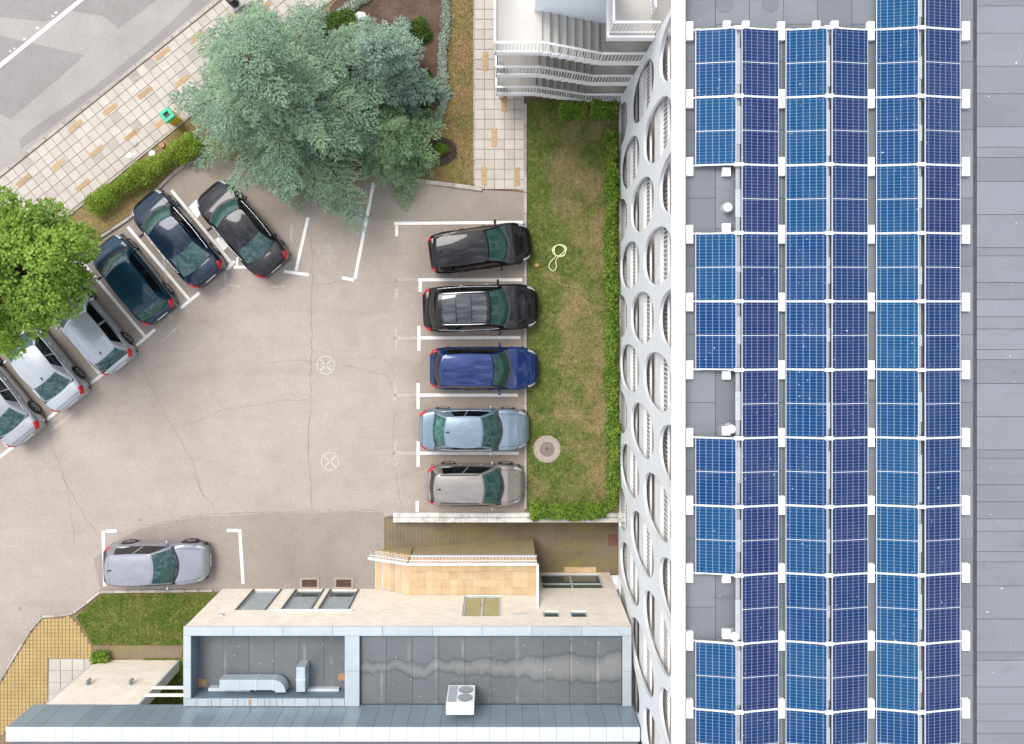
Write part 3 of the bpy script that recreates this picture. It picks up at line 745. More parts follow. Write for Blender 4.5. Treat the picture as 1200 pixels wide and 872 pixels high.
# facade screen: a slab pierced by ovals
def screen():
    cu = bpy.data.curves.new('screen', 'CURVE'); cu.dimensions = '2D'; cu.fill_mode = 'BOTH'; cu.extrude = .04; cu.bevel_depth = .012; cu.bevel_resolution = 1
    def spl(pts):
        s_ = cu.splines.new('POLY'); s_.points.add(len(pts) - 1); s_.use_cyclic_u = True
        for q, p in zip(s_.points, pts): q.co = (p[0], p[1], 0, 1)
    zt, zb = 10.76, -.05
    spl([(-YN, zb), (-YS, zb), (-YS, zt), (-YN, zt)])
    for k in range(-8, 16):
        yc = 1.63 - 2.0 * k
        for zc in ((2.8, 8.4) if k % 2 == 0 else (0, 5.6, 11.2)):
            pts = []
            for i in range(44):
                t = 2 * math.pi * i / 44; c_, s_ = math.cos(t), math.sin(t)
                y = .93 * math.copysign(abs(c_) ** .88, c_); z = zc + 2.36 * math.copysign(abs(s_) ** .90, s_)
                pts.append((-(yc + y), z))
            ymin, ymax = min(-p[0] for p in pts), max(-p[0] for p in pts)
            if ymin < YS + .2: continue
            if ymax > YN - .12:
                pts = [(max(p[0], -(YN - .14)), p[1]) for p in pts]
                if ymin > YN - .5: continue
            zl, zh = .10, 10.62
            out = []
            for p in pts:
                q = (p[0], min(max(p[1], zl), zh))
                if out and abs(out[-1][0] - q[0]) < 1e-5 and abs(out[-1][1] - q[1]) < 1e-5: continue
                if (p[1] > zh or p[1] < zl) and len(out) >= 2 and out[-1][1] == q[1] and out[-2][1] == q[1]: out[-1] = q; continue
                out.append(q)
            spl(out)
    o = bpy.data.objects.new('tmp', cu); COL.objects.link(o)
    bpy.context.view_layer.update()
    me = bpy.data.meshes.new_from_object(o.evaluated_get(bpy.context.evaluated_depsgraph_get()))
    bpy.data.objects.remove(o)
    me.polygons.foreach_set('use_smooth', [False] * len(me.polygons)); me.name = 'facade_screen'; me.materials.clear(); me.materials.append(m_facade)
    # curve x -> -Y, curve y -> Z, curve z -> X
    M_ = Matrix(((0, 0, -1, 0), (-1, 0, 0, 0), (0, 1, 0, 0), (0, 0, 0, 1)))
    me.transform(M_); me.transform(Matrix.Translation((.052, 0, 0)))
    return link('facade_screen', me, mb)
screen()
yy = YS
while yy < 15.9: MB().bbox(4.88, 5.235, yy + .006, yy + 2.994, 10.765, 11.05, .015).build('parapet', m_wpar, mb); yy += 3.0
MB().box(6.1, 6.3, YS, 16, -2.3, 10.3).build('wall', m_backwall, mb)
MB().box(5.32, 6.08, YS, YN, -2.3, -1.4).build('plinth', m_conc, mb)
MB().box(5.24, 36, YS, 16, 10.3, 10.55).build('roof', m_seam, mb)
MB().box(6.3, 36, 15, 16, -.2, 10.3).build('wall', m_facade, mb)
MB().box(5.237, 5.30, YS, 16, 10.56, 10.72).build('roof_upstand', m_roof, mb)
MB().box(5.0, 6.08, YS, YN - .05, -.1, .02).build('balcony_floor', m_bfloor, mb)
for f in (.03, 1.95, 5.0, 8.05):
    if f > 1: MB().box(5.26, 6.09, YS, YN - .05, f - .25, f).build('balcony_floor', m_bfloor, mb)
    if f > 1: MB().box(5.09, 5.25, YS, YN - .05, f - .92, f + .02).build('balcony_beam', m_slab, mb)
    bl = MB()
    for y in np.arange(YS + .1, YN - .1, .145): bl.box(5.155, 5.175, y - .013, y + .013, f + .02, f + 1.0)
    bl.build('balusters', m_rail, mb)
    MB().box(5.13, 5.20, YS, YN - .06, f + 1.0, f + 1.06).build('handrail', m_rail, mb)
    MB().box(5.145, 5.185, YS, YN - .06, f + .12, f + .15).build('lower_rail', m_rail, mb)
    if f > 1:
      for y in np.arange(YS + 1, YN - 1, 2.0):
        d = MB().box(6.085, 6.098, y + .25, y + 1.6, f + .1, f + 2.2).build('balcony_door', m_frame, mb)
        MB().box(6.07, 6.084, y + .33, y + 1.52, f + .2, f + 2.1).build('pane', m_wtaupe, d)

# roof membranes, sheet by sheet
ZR = 10.6
cols = [5.30]; cols += [6.22 + i for i in range(8)]; XEDGE = (1141.5 - NU) * (CAM_H - ZR) / FPX; cols = [c for c in cols if c < XEDGE - .3] + [XEDGE]
smesh = {}
def roof_sheet(x0, x1, y0, y1, z, mat, tilt=0.0):
    key = (round(x1 - x0, 3), round(y1 - y0, 3), mat.name)
    if key not in smesh:
        w, h = (x1 - x0) / 2 - .006, (y1 - y0) / 2 - .005
        q = MB(); q.bbox(-w, w, -h, h, -.02, 0, .004)
        d = bpy.data.meshes.new('membrane_sheet'); d.from_pydata(q.v, [], q.f); d.materials.append(mat); smesh[key] = d
    return link('membrane_sheet', smesh[key], mb, ((x0 + x1) / 2 - FX, (y0 + y1) / 2, z), (tilt, 0, 0))
for i in range(len(cols) - 1):
    y = 11.2 - (i % 2) * .9
    while y > -14.5:
        roof_sheet(cols[i], cols[i + 1], y - 2.0, y, ZR + random.uniform(-.003, .003), m_roof); y -= 2.0
y, i = 10.59, 0
while y > -14.5:
    h = (.97, .24, .78, .5, .5, .36, .6, .3, .7, .97)[i % 10] if i > 5 else (.97 if i % 2 else .80)
    roof_sheet(XEDGE + .05, XEDGE + 4.4, y - h, y, ZR + .045, m_roof_r, R(.35)); roof_sheet(XEDGE + 4.4, XEDGE + 9, y - h, y, ZR + .045, m_roof_r, R(.35)); y -= h; i += 1
MB().box(XEDGE - .02, XEDGE + .045, -14.5, 10.6, ZR - .04, ZR + .03).build('roof_seam', m_seam, mb)  # dark strip stands in for the shadow gap between the two roofs
for u, v, r in ((849, 4, .26), (903, 4, .24), (852, 243, .2), (848, 505, .2)):
    c = P(u, v, ZR + .01); q = MB()
    q.lathe((c.x, c.y, ZR), [(r, .0), (r, .012), (r * .8, .014), (r * .55, .012)], 24); q.build('membrane_patch', m_roof, mb)

# roof vents
for u, v, lab in ((853, 243, 'small round roof vent in the upper gap of the left panel row'), (857, 503, 'small round roof vent in the middle gap of the left panel row'), (861, 746, 'small round roof vent in the lower gap of the left panel row')):
    c = P(u, v, ZR + .25); t = empty('roof_vent', (c.x, c.y, ZR), 0, lab, 'vent', 'mushroom vents on the solar roof')
    MB().lathe((c.x, c.y, ZR), [(.16, 0), (.155, .02), (.075, .05), (.07, .24)], 18).build('pipe', m_channel, t, True)
    MB().lathe((c.x, c.y, ZR), [(.07, .235), (.135, .24), (.135, .26), (.11, .31), (.06, .345), (.01, .355)], 18).build('cap', m_ballast, t, True)

# ------------------------------------------------------------------ solar panels
PW, PLN, TILT = 1.147, 1.952, R(10)
def panel_mesh():
    fr = MB(); w, h, t, b = PW / 2, PLN / 2, .035, .017
    fr.box(-w, w, h - b, h, -t, .003); fr.box(-w, w, -h, -h + b, -t, .003); fr.box(-w, -w + b, -h + b, h - b, -t, .003); fr.box(w - b, w, -h + b, h - b, -t, .003)
    fm = bpy.data.meshes.new('frame'); fm.from_pydata(fr.v, [], fr.f); fm.materials.append(m_alu)
    gm = {}
    for k, mat in (('l', m_cell_l), ('r', m_cell_r)):
        g_ = MB(); g_.box(-w + b, w - b, -h + b, h - b, -.02, 0)
        d = bpy.data.meshes.new('glass'); d.from_pydata(g_.v, [], g_.f); d.materials.append(mat); gm[k] = d
    mid = MB().box(-w + b, w - b, -.009, .009, -.005, .0025); mm = bpy.data.meshes.new('divider'); mm.from_pydata(mid.v, [], mid.f); mm.materials.append(m_alu)
    bk = MB().box(-w + .05, w - .05, -h + .05, h - .05, -.034, -.025); bm_ = bpy.data.meshes.new('backsheet'); bm_.from_pydata(bk.v, [], bk.f); bm_.materials.append(m_ballast)
    return fm, gm, mm
fm, gm, mm = panel_mesh()
ZL = 10.73; ZH = ZL + PW * math.sin(TILT)
rows_v = [34 + 79.8 * k for k in range(-1, 12)]
ORD = ['first', 'second', 'third', 'fourth', 'fifth', 'sixth', 'seventh', 'eighth', 'ninth', 'tenth', 'eleventh', 'twelfth']
RN = ['left', 'middle', 'right']
q = MB().box(-.09, .09, -.026, .026, 0, .052); clampm = bpy.data.meshes.new('clamp'); clampm.from_pydata(q.v, [], q.f); clampm.materials.append(m_alu)
tents = [(815, 862, 869, 912), (921, 968, 974, 1017), (1026, 1076, 1082, 1126)]
ZM = (ZL + ZH) / 2
for r, (a, b, c, d) in enumerate(tents):
    xl = (XU(a, ZL), XU(b, ZH)); xr = (XU(c, ZH), XU(d, ZL))
    first = 0 if r == 2 else 1
    for k in range(first, 12):
        v0, v1 = rows_v[k], rows_v[k] + 79.8
        yc = (YV(v0, ZM) + YV(v1, ZM)) / 2
        for side, (x0, x1) in (('left', xl), ('right', xr)):
            if r == 0 and side == 'left' and k in (3, 6, 9): continue
            rot = -TILT if side == 'left' else TILT
            t = empty('solar_panel', ((x0 + x1) / 2, yc, ZM + .04), 0, f'solar panel, {side} slope of the {RN[r]} ridge, {ORD[k - first]} row from the top', 'solar panel', 'solar panels on the flat roof')
            t.rotation_euler = (random.uniform(-.003, .003), rot + random.uniform(-.006, .006), random.uniform(-.002, .002))
            link('frame', fm, t); link('glass', gm['l' if side == 'left' else 'r'], t); link('divider', mm, t)
    # the rack that carries one ridge of panels
    t = empty('mounting_rack', (xl[0], YV(rows_v[first], ZM), ZR), 0, f'white mounting rack under the {RN[r]} ridge of solar panels', 'rack', 'mounting racks on the roof')
    xm0, xm1 = xl[1] - .02, xr[0] + .02
    for k in range(first, 13):
        if k < 13:
            y = YV(34 + 79.8 * (k - 1), ZM)
            q = MB(); q.beam((xl[0] - .12, y, ZL - .02), (xm0 + .05, y, ZH + .015), .024, .05); q.beam((xm1 - .05, y, ZH + .015), (xr[1] + .12, y, ZL - .02), .024, .05)
            q.box(xm0 - .03, xm1 + .03, y - .05, y + .05, ZH + .0, ZH + .06)
            q.box(xl[0] - .16, xl[0] - .12, y - .03, y + .03, ZR, ZL); q.box(xr[1] + .12, xr[1] + .16, y - .03, y + .03, ZR, ZL); q.box((xm0 + xm1) / 2 - .03, (xm0 + xm1) / 2 + .03, y - .03, y + .03, ZR, ZH)
            q.build('rail', m_ballast, t)
            for xx in (xl[0] + .07, xm0 - .1, xm1 + .1, xr[1] - .07):
                zz = ZL + (ZH - ZL) * min(1, max(0, ((xx - xl[0]) / (xm0 - xl[0])) if xx < xm0 else ((xr[1] - xx) / (xr[1] - xm1))))
                link('clamp', clampm, t, (xx - xl[0], y - t.location.y, zz - ZR))
            if k > first or r < 2: 
                yb = y - .02
                if r == 0: MB().bbox(XU(804, ZR + .15), XU(812.5, ZR + .15), yb - .27, yb + .27, ZR, ZR + .16, .015).build('ballast_block', m_ballast, t)
                ub = (912, 920) if r == 0 else ((1017, 1025) if r == 1 else (1128, 1137))
                MB().bbox(XU(ub[0], ZR + .15), XU(ub[1], ZR + .15), yb - .27, yb + .27, ZR, ZR + .16, .015).build('ballast_block', m_ballast, t)
            if k == first:
                for xx in (xm0 - .17, xm1 + .17): MB().bbox(xx - .1, xx + .1, y + .04, y + .27, ZR, ZR + .16, .015).build('ballast_block', m_ballast, t)
        if k < 12:
            y0, y1 = YV(34 + 79.8 * (k - 1), ZM), YV(34 + 79.8 * k, ZM)
            ch = MB(); ch.box(xm0 + .045, xm1 - .045, y1 + .06, y0 - .06, ZH - .12, ZH - .07); ch.build('cable_channel', m_channel, t)
            MB().box(xm0 + .03, xm1 - .03, y1 + .06 + random.random() * .8, y1 + .085 + random.random() * .8 + .9, ZH - .068, ZH - .05).build('channel_cover', m_cover, t)
    if r == 0:
        for k in (3, 6, 9):
            for kk in (k - 1, k):
                y = YV(34 + 79.8 * kk, ZM) + (-.17 if kk == k - 1 else .17)
                MB().bbox(XU(847, ZR + .15), XU(856.5, ZR + .15), y - .13, y + .13, ZR, ZR + .16, .015).build('ballast_block', m_ballast, t)

# ------------------------------------------------------------------ outdoor staircase
st = empty('outdoor_staircase', (-.25, 8.75, 0), 0, 'white outdoor staircase with stacked flights and slender railings', 'staircase')
YF, YB_ = 8.75, 10.13
SX0, SX1 = 1.32, 3.42
NSTEP, RISE = 7, 1.15 / 7.0
def railing(path, parent, h=1.02, sp=.115, side=0):
    bl, hr, lr = MB(), MB(), MB()
    for a, b in zip(path, path[1:]):
        a, b = Vector(a), Vector(b); up = Vector((0, 0, h))
        hr.beam(a + up, b + up, .07, .05); lr.beam(a + Vector((0, 0, .13)), b + Vector((0, 0, .13)), .035, .03)
        n = max(2, int((b - a).length / sp))
        for i in range(n + 1):
            p = a + (b - a) * (i / n); w = .02 if i % 12 == 0 else .010
            bl.box(p.x - w, p.x + w, p.y - w, p.y + w, p.z - .02, p.z + h)
    hr.build('handrail', m_rail, parent); lr.build('lower_rail', m_rail, parent); bl.build('balusters', m_rail, parent)
for k in range(3):
    zr = .25 + 2.65 * k; zl = zr + 1.15
    MB().box(-.25, SX0, YF + .02, 13.5, zl - .2, zl).build('landing', m_stone_e if k == 2 else m_stone, st)
    MB().box(-.27, SX0 - .002, YF - .06, YF + .018, zl - .24, zl + .06).build('landing_edge', m_rail, st)
    MB().box(-.31, -.252, YF - .06, 13.5, zl - .24, zl + .06).build('landing_edge', m_rail, st)
    MB().box(SX1, 6.08, YF + .02, 13.5, zr - .2, zr).build('landing', m_stone, st)
    MB().box(SX1 + .002, 4.895, YF - .06, YF + .018, zr - .24, zr + .06).build('landing_edge', m_rail, st)
    dx = (SX1 - SX0) / NSTEP
    for i in range(NSTEP):
        zt = zl - (i + 1) * RISE + (RISE * .0)
        zt = zl - i * RISE - RISE * .5 if False else zl - (i + .5) * RISE - .02
        x = SX0 + i * dx
        MB().box(x + .001, x + dx + .02, YF + .02, YB_ - .005, zt - .17, zt).build('step', m_stone_e if k == 2 else m_stone, st)
        MB().box(x + dx - .03, x + dx + .0185, YF + .03, YB_ - .01, zt + .001, zt + .006).build('nosing', m_conc_d, st)  # dark strip paints the shading line along each tread edge
        MB().box(x + .001, x + dx - .001, YF - .06, YF + .018, zt - .22, zt + .05).build('step_edge', m_rail, st)
    e = YF - .03
    railing([(-.28, 13.4, zl), (-.28, e, zl), (SX0, e, zl), (SX1, e, zr), (4.88, e, zr)], st)
zr = .25 + 2.65 * 3
xl4 = XU(713, zr - .1)
MB().box(xl4, 6.08, YF + .02, 13.5, zr - .2, zr).build('landing', m_stone_e, st)
MB().box(xl4 - .06, 4.895, YF - .06, YF + .018, zr - .26, zr + .08).build('landing_edge', m_rail, st)
MB().box(xl4 - .06, xl4 - .002, YF + .02, 13.5, zr - .26, zr + .08).build('landing_edge', m_rail, st)
railing([(xl4 + .02, 13.4, zr), (xl4 + .02, YF + .1, zr), (4.88, YF + .1, zr)], st)
railing([(4.2, 13.4, zr + 1.0), (4.72, YF + .55, zr + .3)], st, .8)
MB().box(1.05, SX1 + .22, YB_, YB_ + .16, .0, 11.2).build('stair_wall', m_bluew, st)
MB().box(1.05, 1.2, YB_ + .165, 13.5, .0, 11.2).build('stair_wall', m_bluew, st)
for (x, y) in ((-.1, 13.2), (-.1, 9.0), (4.5, 13.2)): MB().box(x - .1, x + .1, y - .1, y + .1, 0, 6.2).build('column', m_slab, st)

# ------------------------------------------------------------------ wing building
WX0, WX1, WY, WZ = -11.97, 4.80, -12.0, 4.10
wg = empty('cream_building', (WX0, WY, 0), 0, 'low cream stone building with grey metal parapets and a stained flat roof', 'building')
def wall_holes(name, x0, x1, z0, z1, y, depth, holes, mat, parent):
    """wall facing +Y with real openings; holes = (x0, x1, z0, z1)"""
    xs_ = sorted({x0, x1, *[h[0] for h in holes], *[h[1] for h in holes]}); zs_ = sorted({z0, z1, *[h[2] for h in holes], *[h[3] for h in holes]})
    m = MB()
    for a, b in zip(xs_, xs_[1:]):
        for c, d in zip(zs_, zs_[1:]):
            cx, cz = (a + b) / 2, (c + d) / 2
            if any(h[0] < cx < h[1] and h[2] < cz < h[3] for h in holes): continue
            m.add([(a, y, c), (b, y, c), (b, y, d), (a, y, d)], [(1, 0, 3, 2)])
    for a, b, c, d in holes:
        m.add([(a, y, c), (b, y, c), (b, y, d), (a, y, d), (a, y - depth, c), (b, y - depth, c), (b, y - depth, d), (a, y - depth, d)], [(0, 1, 5, 4), (1, 2, 6, 5), (2, 3, 7, 6), (3, 0, 4, 7)])
    m.keep = True
    return m.build(name, mat, parent)
wins = [(-10.62, -9.42, .12, 2.38), (-8.82, -7.62, .12, 2.38), (-7.36, -6.14, .12, 2.38)]
door = (-1.62, -.08, .76, 3.02); smalls = [(1.55, 2.2, 2.45, 3.08), (2.62, 3.28, 2.45, 3.08)]; base_w = (1.62, 4.32, -1.95, -.08)
wall_holes('wall', WX0, WX1, -2.2, WZ - .05, WY, .14, wins + [door] + smalls + [base_w], m_cream, wg)
MB().box(WX0, WX0 + .02, -15, WY - .001, -.1, WZ - .05).build('wall', m_cream, wg)
MB().box(WX1 - .02, WX1, -15, WY - .001, -2.2, WZ - .05).build('wall', m_cream, wg)
def window(h, mats, parent, mull=0, fw=.07, name='window', trans=None):
    a, b, c, d = h; y = WY - .04
    f = MB()
    f.box(a + .004, b - .004, y - .06, y, c + .004, c + fw); f.box(a + .004, b - .004, y - .06, y, d - fw, d - .004)
    f.box(a + .004, a + fw, y - .06, y, c + fw, d - fw); f.box(b - fw, b - .004, y - .06, y, c + fw, d - fw)
    xs_ = [a + fw]
    for i in range(mull):
        x = a + (b - a) * (i + 1) / (mull + 1); f.box(x - fw / 2, x + fw / 2, y - .06, y, c + fw, d - fw); xs_ += [x - fw / 2, x + fw / 2]
    if trans: f.box(a + fw, b - fw, y - .06, y + .004, trans - .03, trans + .03)
    xs_.append(b - fw)
    fr = f.build(name, m_frame, parent)
    for i in range(0, len(xs_), 2):
        MB().box(xs_[i], xs_[i + 1], y - .05, y - .03, c + fw, d - fw).build('pane', mats, fr)
    return fr
for i, h in enumerate(wins):
    f = window(h, m_wblind, wg, 0, .10)
    MB().box(h[0] - .02, h[0] + .05, WY + .003, WY + .03, .1, 2.4).build('shutter_rail', m_darkmetal, wg); MB().box(h[1] - .05, h[1] + .02, WY + .003, WY + .03, .1, 2.4).build('shutter_rail', m_darkmetal, wg)
    if i: MB().box(h[0] + .1, h[1] - .1, WY - .075, WY - .068, .2, .75).build('pane', m_wglass, f)
MB().bbox(-9.1, -5.95, WY + .002, WY + .09, 2.50, 2.56).build('sill', m_capw, wg)
dr = window(door, m_wyel, wg, 1, .09, 'door'); MB().box(-.92, -.90, WY + .0, WY + .04, 1.75, 1.95).build('handle', m_darkmetal, dr)
for h in smalls: window(h, m_wglass, wg, 0, .06)
window(base_w, m_wglass, wg, 1, .07, trans=-.75)
MB().bbox(.30, .95, WY + .002, WY + .02, 2.78, 2.9).build('vent_grille', m_capw, wg)
MB().box(-11.05 , -10.9, WY + .002, WY + .05, 2.85, 3.0).build('wall_box', m_frame, wg)
# parapets
IN = (-11.72, -5.95, -5.40, 4.46)      # inner edges of the two roof bays
YI, YSO = -12.32, -14.68
def coping(x0, x1, y0, y1, n, mat=m_cap, alongx=True, z=WZ):
    for i in range(n):
        if alongx: a, b, c, d = x0 + (x1 - x0) * i / n + .004, x0 + (x1 - x0) * (i + 1) / n - .004, y0, y1
        else: a, b, c, d = x0, x1, y0 + (y1 - y0) * i / n + .004, y0 + (y1 - y0) * (i + 1) / n - .004
        MB().bbox(a, b, c, d, z - .06, z + random.uniform(-.002, .002), .008).build('coping_panel', mat, wg)
coping(WX0 - .03, WX1, YI, WY + .03, 9)
coping(WX0 - .03, IN[0], -14.67, YI - .005, 2, alongx=False); coping(IN[1], IN[2], -14.97, YI - .005, 2, alongx=False); coping(IN[3], WX1, -14.97, YI - .005, 2, alongx=False)
coping(WX0 - .03, IN[1] - .005, -14.96, YSO, 13)
for x, w in ((-11.45, .012), (-10.95, .02), (-9.96, .014), (-9.5, .05), (-8.95, .012), (-8.5, .012)): MB().box(x - w, x + w, -14.95, -14.69, WZ + .0025, WZ + .005).build('rust_streak', m_rust, wg)
MB().box(WX0 + .021, WX1 - .021, YI + .02, WY - .142, 3.0, WZ - .062).build('parapet', m_par_in, wg)
MB().box(WX0 + .021, IN[0] - .01, -14.95, YI + .015, 3.0, WZ - .062).build('parapet', m_par_in, wg)
MB().box(IN[1] + .01, IN[2] - .01, -14.95, YI + .015, 3.0, WZ - .062).build('parapet', m_par_in, wg)
MB().box(IN[3] + .01, WX1 - .021, -14.95, YI + .015, 3.0, WZ - .062).build('parapet', m_par_in, wg)
MB().box(IN[0] - .005, IN[1] + .005, -14.95, YSO - .01, 3.0, WZ - .062).build('parapet', m_par_in, wg)
ZW = 3.3
MB().box(WX0 + .03, WX1 - .03, -14.94, YI + .01, 2.9, ZW - .03).build('roof', m_seam, wg)
MB().box(IN[2] + .0, IN[3] - .0, -14.94, YI - .0, ZW - .02, 3.84).build('roof', m_seam, wg)
for a, b, n, y0, ZB in ((IN[0] + .0, IN[1] - .0, 6, YSO + .0, ZW), (IN[2], IN[3], 10, -14.965, 3.9)):
    for i in range(n):
        x0, x1 = a + (b - a) * i / n, a + (b - a) * (i + 1) / n
        MB().bbox(x0 + .004, x1 - .004, y0, YI - .0, ZB - .05, ZB + random.uniform(-.003, .003), .004).build('membrane_sheet', m_wroof, wg)
for u, v, r in ((236, 800, .22), (400, 793, .16)):
    q = MB(); q.keep = True; c = P(u, v, ZW); q.poly([(c.x + r * math.cos(i * .52) * random.uniform(.6, 1.2), c.y + r * 1.1 * math.sin(i * .52) * random.uniform(.6, 1.2), ZW + .008) for i in range(12)]); q.build('rust_streak', m_rust, wg)

# ventilation ducts and air conditioner on the roof
def at(u, v, z): return P(u, v, z)
t = empty('ventilation_duct', at(256, 800, ZW), 0, 'long rectangular metal duct with a rounded elbow on the left roof bay', 'duct')
zt = ZW + .62
x0, x1 = XU(257, zt), XU(320, zt); yt0, yt1 = YV(797, zt), YV(809, zt)
q = MB(); q.bbox(x0, x1, yt1, yt0, ZW + .15, zt, .012); q.build('duct_run', m_duct, t)
q = MB(); n = 8; ri, ro, cx, cy = .08, .08 + (yt0 - yt1), x1 + .003, yt1 - .08
pin = [(cx + ri * math.sin(R(90) * i / n), cy + ri * math.cos(R(90) * i / n)) for i in range(n + 1)]; pout = [(cx + ro * math.sin(R(90) * i / n), cy + ro * math.cos(R(90) * i / n)) for i in range(n + 1)]
q.prism(pin + pout[::-1], ZW + .15, zt); q.build('elbow', m_duct, t)
for x in np.linspace(x0 + .7, x1, 3): MB().box(x - .015, x + .015, yt1 - .012, yt0 + .012, ZW + .12, zt + .014).build('flange', m_capw, t)
for x in (x0 + .3, x1 - .3): MB().box(x - .04, x + .04, yt1 + .05, yt0 - .05, ZW, ZW + .149).build('support', m_darkmetal, t)
t = empty('ventilation_duct', at(347, 795, ZW), 0, 'short upright metal duct box beside the elbow duct', 'duct')
q = MB(); q.bbox(XU(347, zt), XU(357.5, zt), YV(811, zt), YV(782, zt), ZW, zt, .012); q.build('duct_box', m_duct, t)
MB().bbox(XU(347, zt) - .015, XU(357.5, zt) + .015, YV(797, zt) - .02, YV(797, zt) + .02, ZW + .01, zt + .012).build('flange', m_capw, t)
t = empty('cable_tray', at(378, 810, ZW), 0, 'flat white cable tray lying beside the upright duct', 'tray')
q = MB(); q.bbox(XU(360, ZW + .2), XU(397, ZW + .2), YV(811.5, ZW + .2), YV(807.5, ZW + .2), ZW, ZW + .2); q.build('tray', m_capw, t)
t = empty('cable_tray', at(270, 815, ZW), 0, 'flat white cable tray under the long elbow duct', 'tray')
q = MB(); q.bbox(XU(244, ZW + .25), XU(293, ZW + .25), YSO + .01, YSO + .13, ZW, ZW + .25); q.build('tray', m_capw, t)
ax0, ax1, ay0, ay1 = -2.06, -1.06, -14.62, -14.2
Z_left = ZW; ZW = 3.9
ac = empty('air_conditioner', ((ax0 + ax1) / 2, (ay0 + ay1) / 2, ZW), 0, 'white air conditioning unit with two stacked fans on the stained roof', 'air conditioner')
MB().bbox(ax0, ax1, ay0, ay1, ZW + .12, ZW + 1.5, .02).build('housing', m_rail, ac)
MB().box(ax0 + .04, ax0 + .36, ay1 + .002, ay1 + .012, ZW + .2, ZW + 1.42).build('side_panel', m_cap, ac)
for zc in (ZW + .5, ZW + 1.1):
    q = MB(); n = 20; ring = [((ax0 + ax1) / 2 + .17 + .27 * math.cos(2 * math.pi * i / n), zc + .27 * math.sin(2 * math.pi * i / n)) for i in range(n)]
    q.add([(x, ay1 + .004, z) for x, z in ring] + [(x, ay1 + .02, z) for x, z in ring], [tuple(range(n, 2 * n))] + [(i, (i + 1) % n, n + (i + 1) % n, n + i) for i in range(n)])
    fo = q.build('fan', m_darkmetal, ac)
    q = MB()
    for i in range(7): zz = zc - .21 + .07 * i; w = math.sqrt(max(.0, .27 ** 2 - (zz - zc) ** 2)); q.box((ax0 + ax1) / 2 + .17 - w, (ax0 + ax1) / 2 + .17 + w, ay1 + .022, ay1 + .03, zz - .008, zz + .008)
    q.build('grille', m_frame, fo)
for x in (ax0 + .1, ax1 - .1): MB().box(x - .05, x + .05, ay0, ay1, ZW, ZW + .118).build('foot', m_iron, ac)

# taller block behind with blue-grey cladding
SX = (-17.72, 4.86)
sb = empty('clad_block', (SX[0], -14.98, 0), 0, 'long block clad in blue grey metal panels along the bottom edge', 'building')
MB().box(SX[0] + .02, SX[1] - .02, -24, -15.03, 4.05, 5.32).build('body', m_seam, sb)
n = 38; cw = (SX[1] - SX[0]) / n
for i in range(n):
    a, b = SX[0] + cw * i + .005, SX[0] + cw * (i + 1) - .005
    MB().box(a, b, -15.025, -14.98 + random.uniform(-.003, .003), 3.92, 5.54).build('cladding_panel', m_clad, sb)
    MB().bbox(a - .002, b + .002, -15.47, -14.965, 5.545, 5.60, .01).build('coping_panel', m_capw, sb)
MB().box(SX[0] + .03, SX[1] - .03, -24, -15.48, 5.322, 5.36).build('roof', membrane('dark_membrane', (.12, .115, .13), (.16, .155, .17)), sb)
cwall = empty('cream_wall', (-17.3, -15.05, 0), 0, 'freestanding cream stone wall with two wall lamps under the clad block', 'wall')
MB().box(-17.3, -13.85, -15.45, -15.03, -.05, 4.03).build('wall', m_cream, cwall)
MB().box(-13.848, -13.78, -15.45, -15.02, -.05, 4.03).build('edge_trim', m_capw, cwall)
MB().box(-17.36, -17.302, -15.45, -15.02, -.05, 4.03).build('edge_trim', m_capw, cwall)
for X in (-16.55, -14.85):
    l_ = MB().box(X - .05, X + .05, -15.028, -14.97, 2.1, 2.35).build('wall_lamp', m_frame, cwall)
    q = MB(); q.lathe((X, -14.90, 2.05), [(.06, 0), (.065, .05), (.065, .32), (.05, .35)], 14); q.build('lamp_shade', m_channel, l_, True)
for z, nm in ((2.75, 'lower'), (3.35, 'upper')):
    q = MB(); q.beam((-13.77, -14.9, z), (-11.99, -14.9, z), .09, .09); tag(q.build('white_bar', m_rail, None, wloc=(-13.77, -14.9, z)), f'{nm} white steel bar across the gap beside the cream wall', 'bar', 'steel bars across the gap')
MB_back = MB().box(-13.9, -11.9, -20, -19.8, 0, 4.05); tag(MB_back.build('back_wall', m_cream, None), 'shaded cream wall behind the grassy gap under the block', 'wall')

# tiled terrace with steps
tr = empty('tiled_terrace', (-3.9, -10.4, 0), 0, 'orange tiled entrance terrace with steps and a white railing', 'terrace')
TX0, TX1, TY0, TY1, TZ = -3.90, 1.38, -11.985, -10.37, .76
MB().box(TX0, TX1, TY0, TY1 - .03, TZ - .22, TZ - .025).build('slab', m_conc, tr)
MB().box(TX0 + .02, TX1 - .05, TY0, TY1 - .02, -2.2, TZ - .222).build('support_wall', m_mossw, tr)
nx, ny = 16, 5
for i in range(nx):
    for j in range(ny):
        a, b = TX0 + (TX1 - TX0) * i / nx, TX0 + (TX1 - TX0) * (i + 1) / nx; c, d = TY0 + (TY1 - TY0) * j / ny, TY0 + (TY1 - TY0) * (j + 1) / ny
        MB().box(a + .003, b - .003, c + .003, d - .003, TZ - .024, TZ + random.uniform(-.001, .001)).build('floor_tile', m_tilefl, tr)
for i in range(5):
    a = TX0 - .31 * (5 - i); zt = TZ * (i + .6) / 5.2
    s_ = MB().box(a + .004, a + .31, TY0, TY1, -.75 if i < 3 else -1.0, zt).build('step', m_tilefl, tr)
    MB().box(a + .004, a + .31, TY1 + .001, TY1 + .03, -1.0, zt - .03).build('stringer', m_mossw, tr)
    MB().box(a + .001, a + .035, TY0 + .01, TY1 + .005, zt + .001, zt + .012).build('nosing', m_capw, s_)
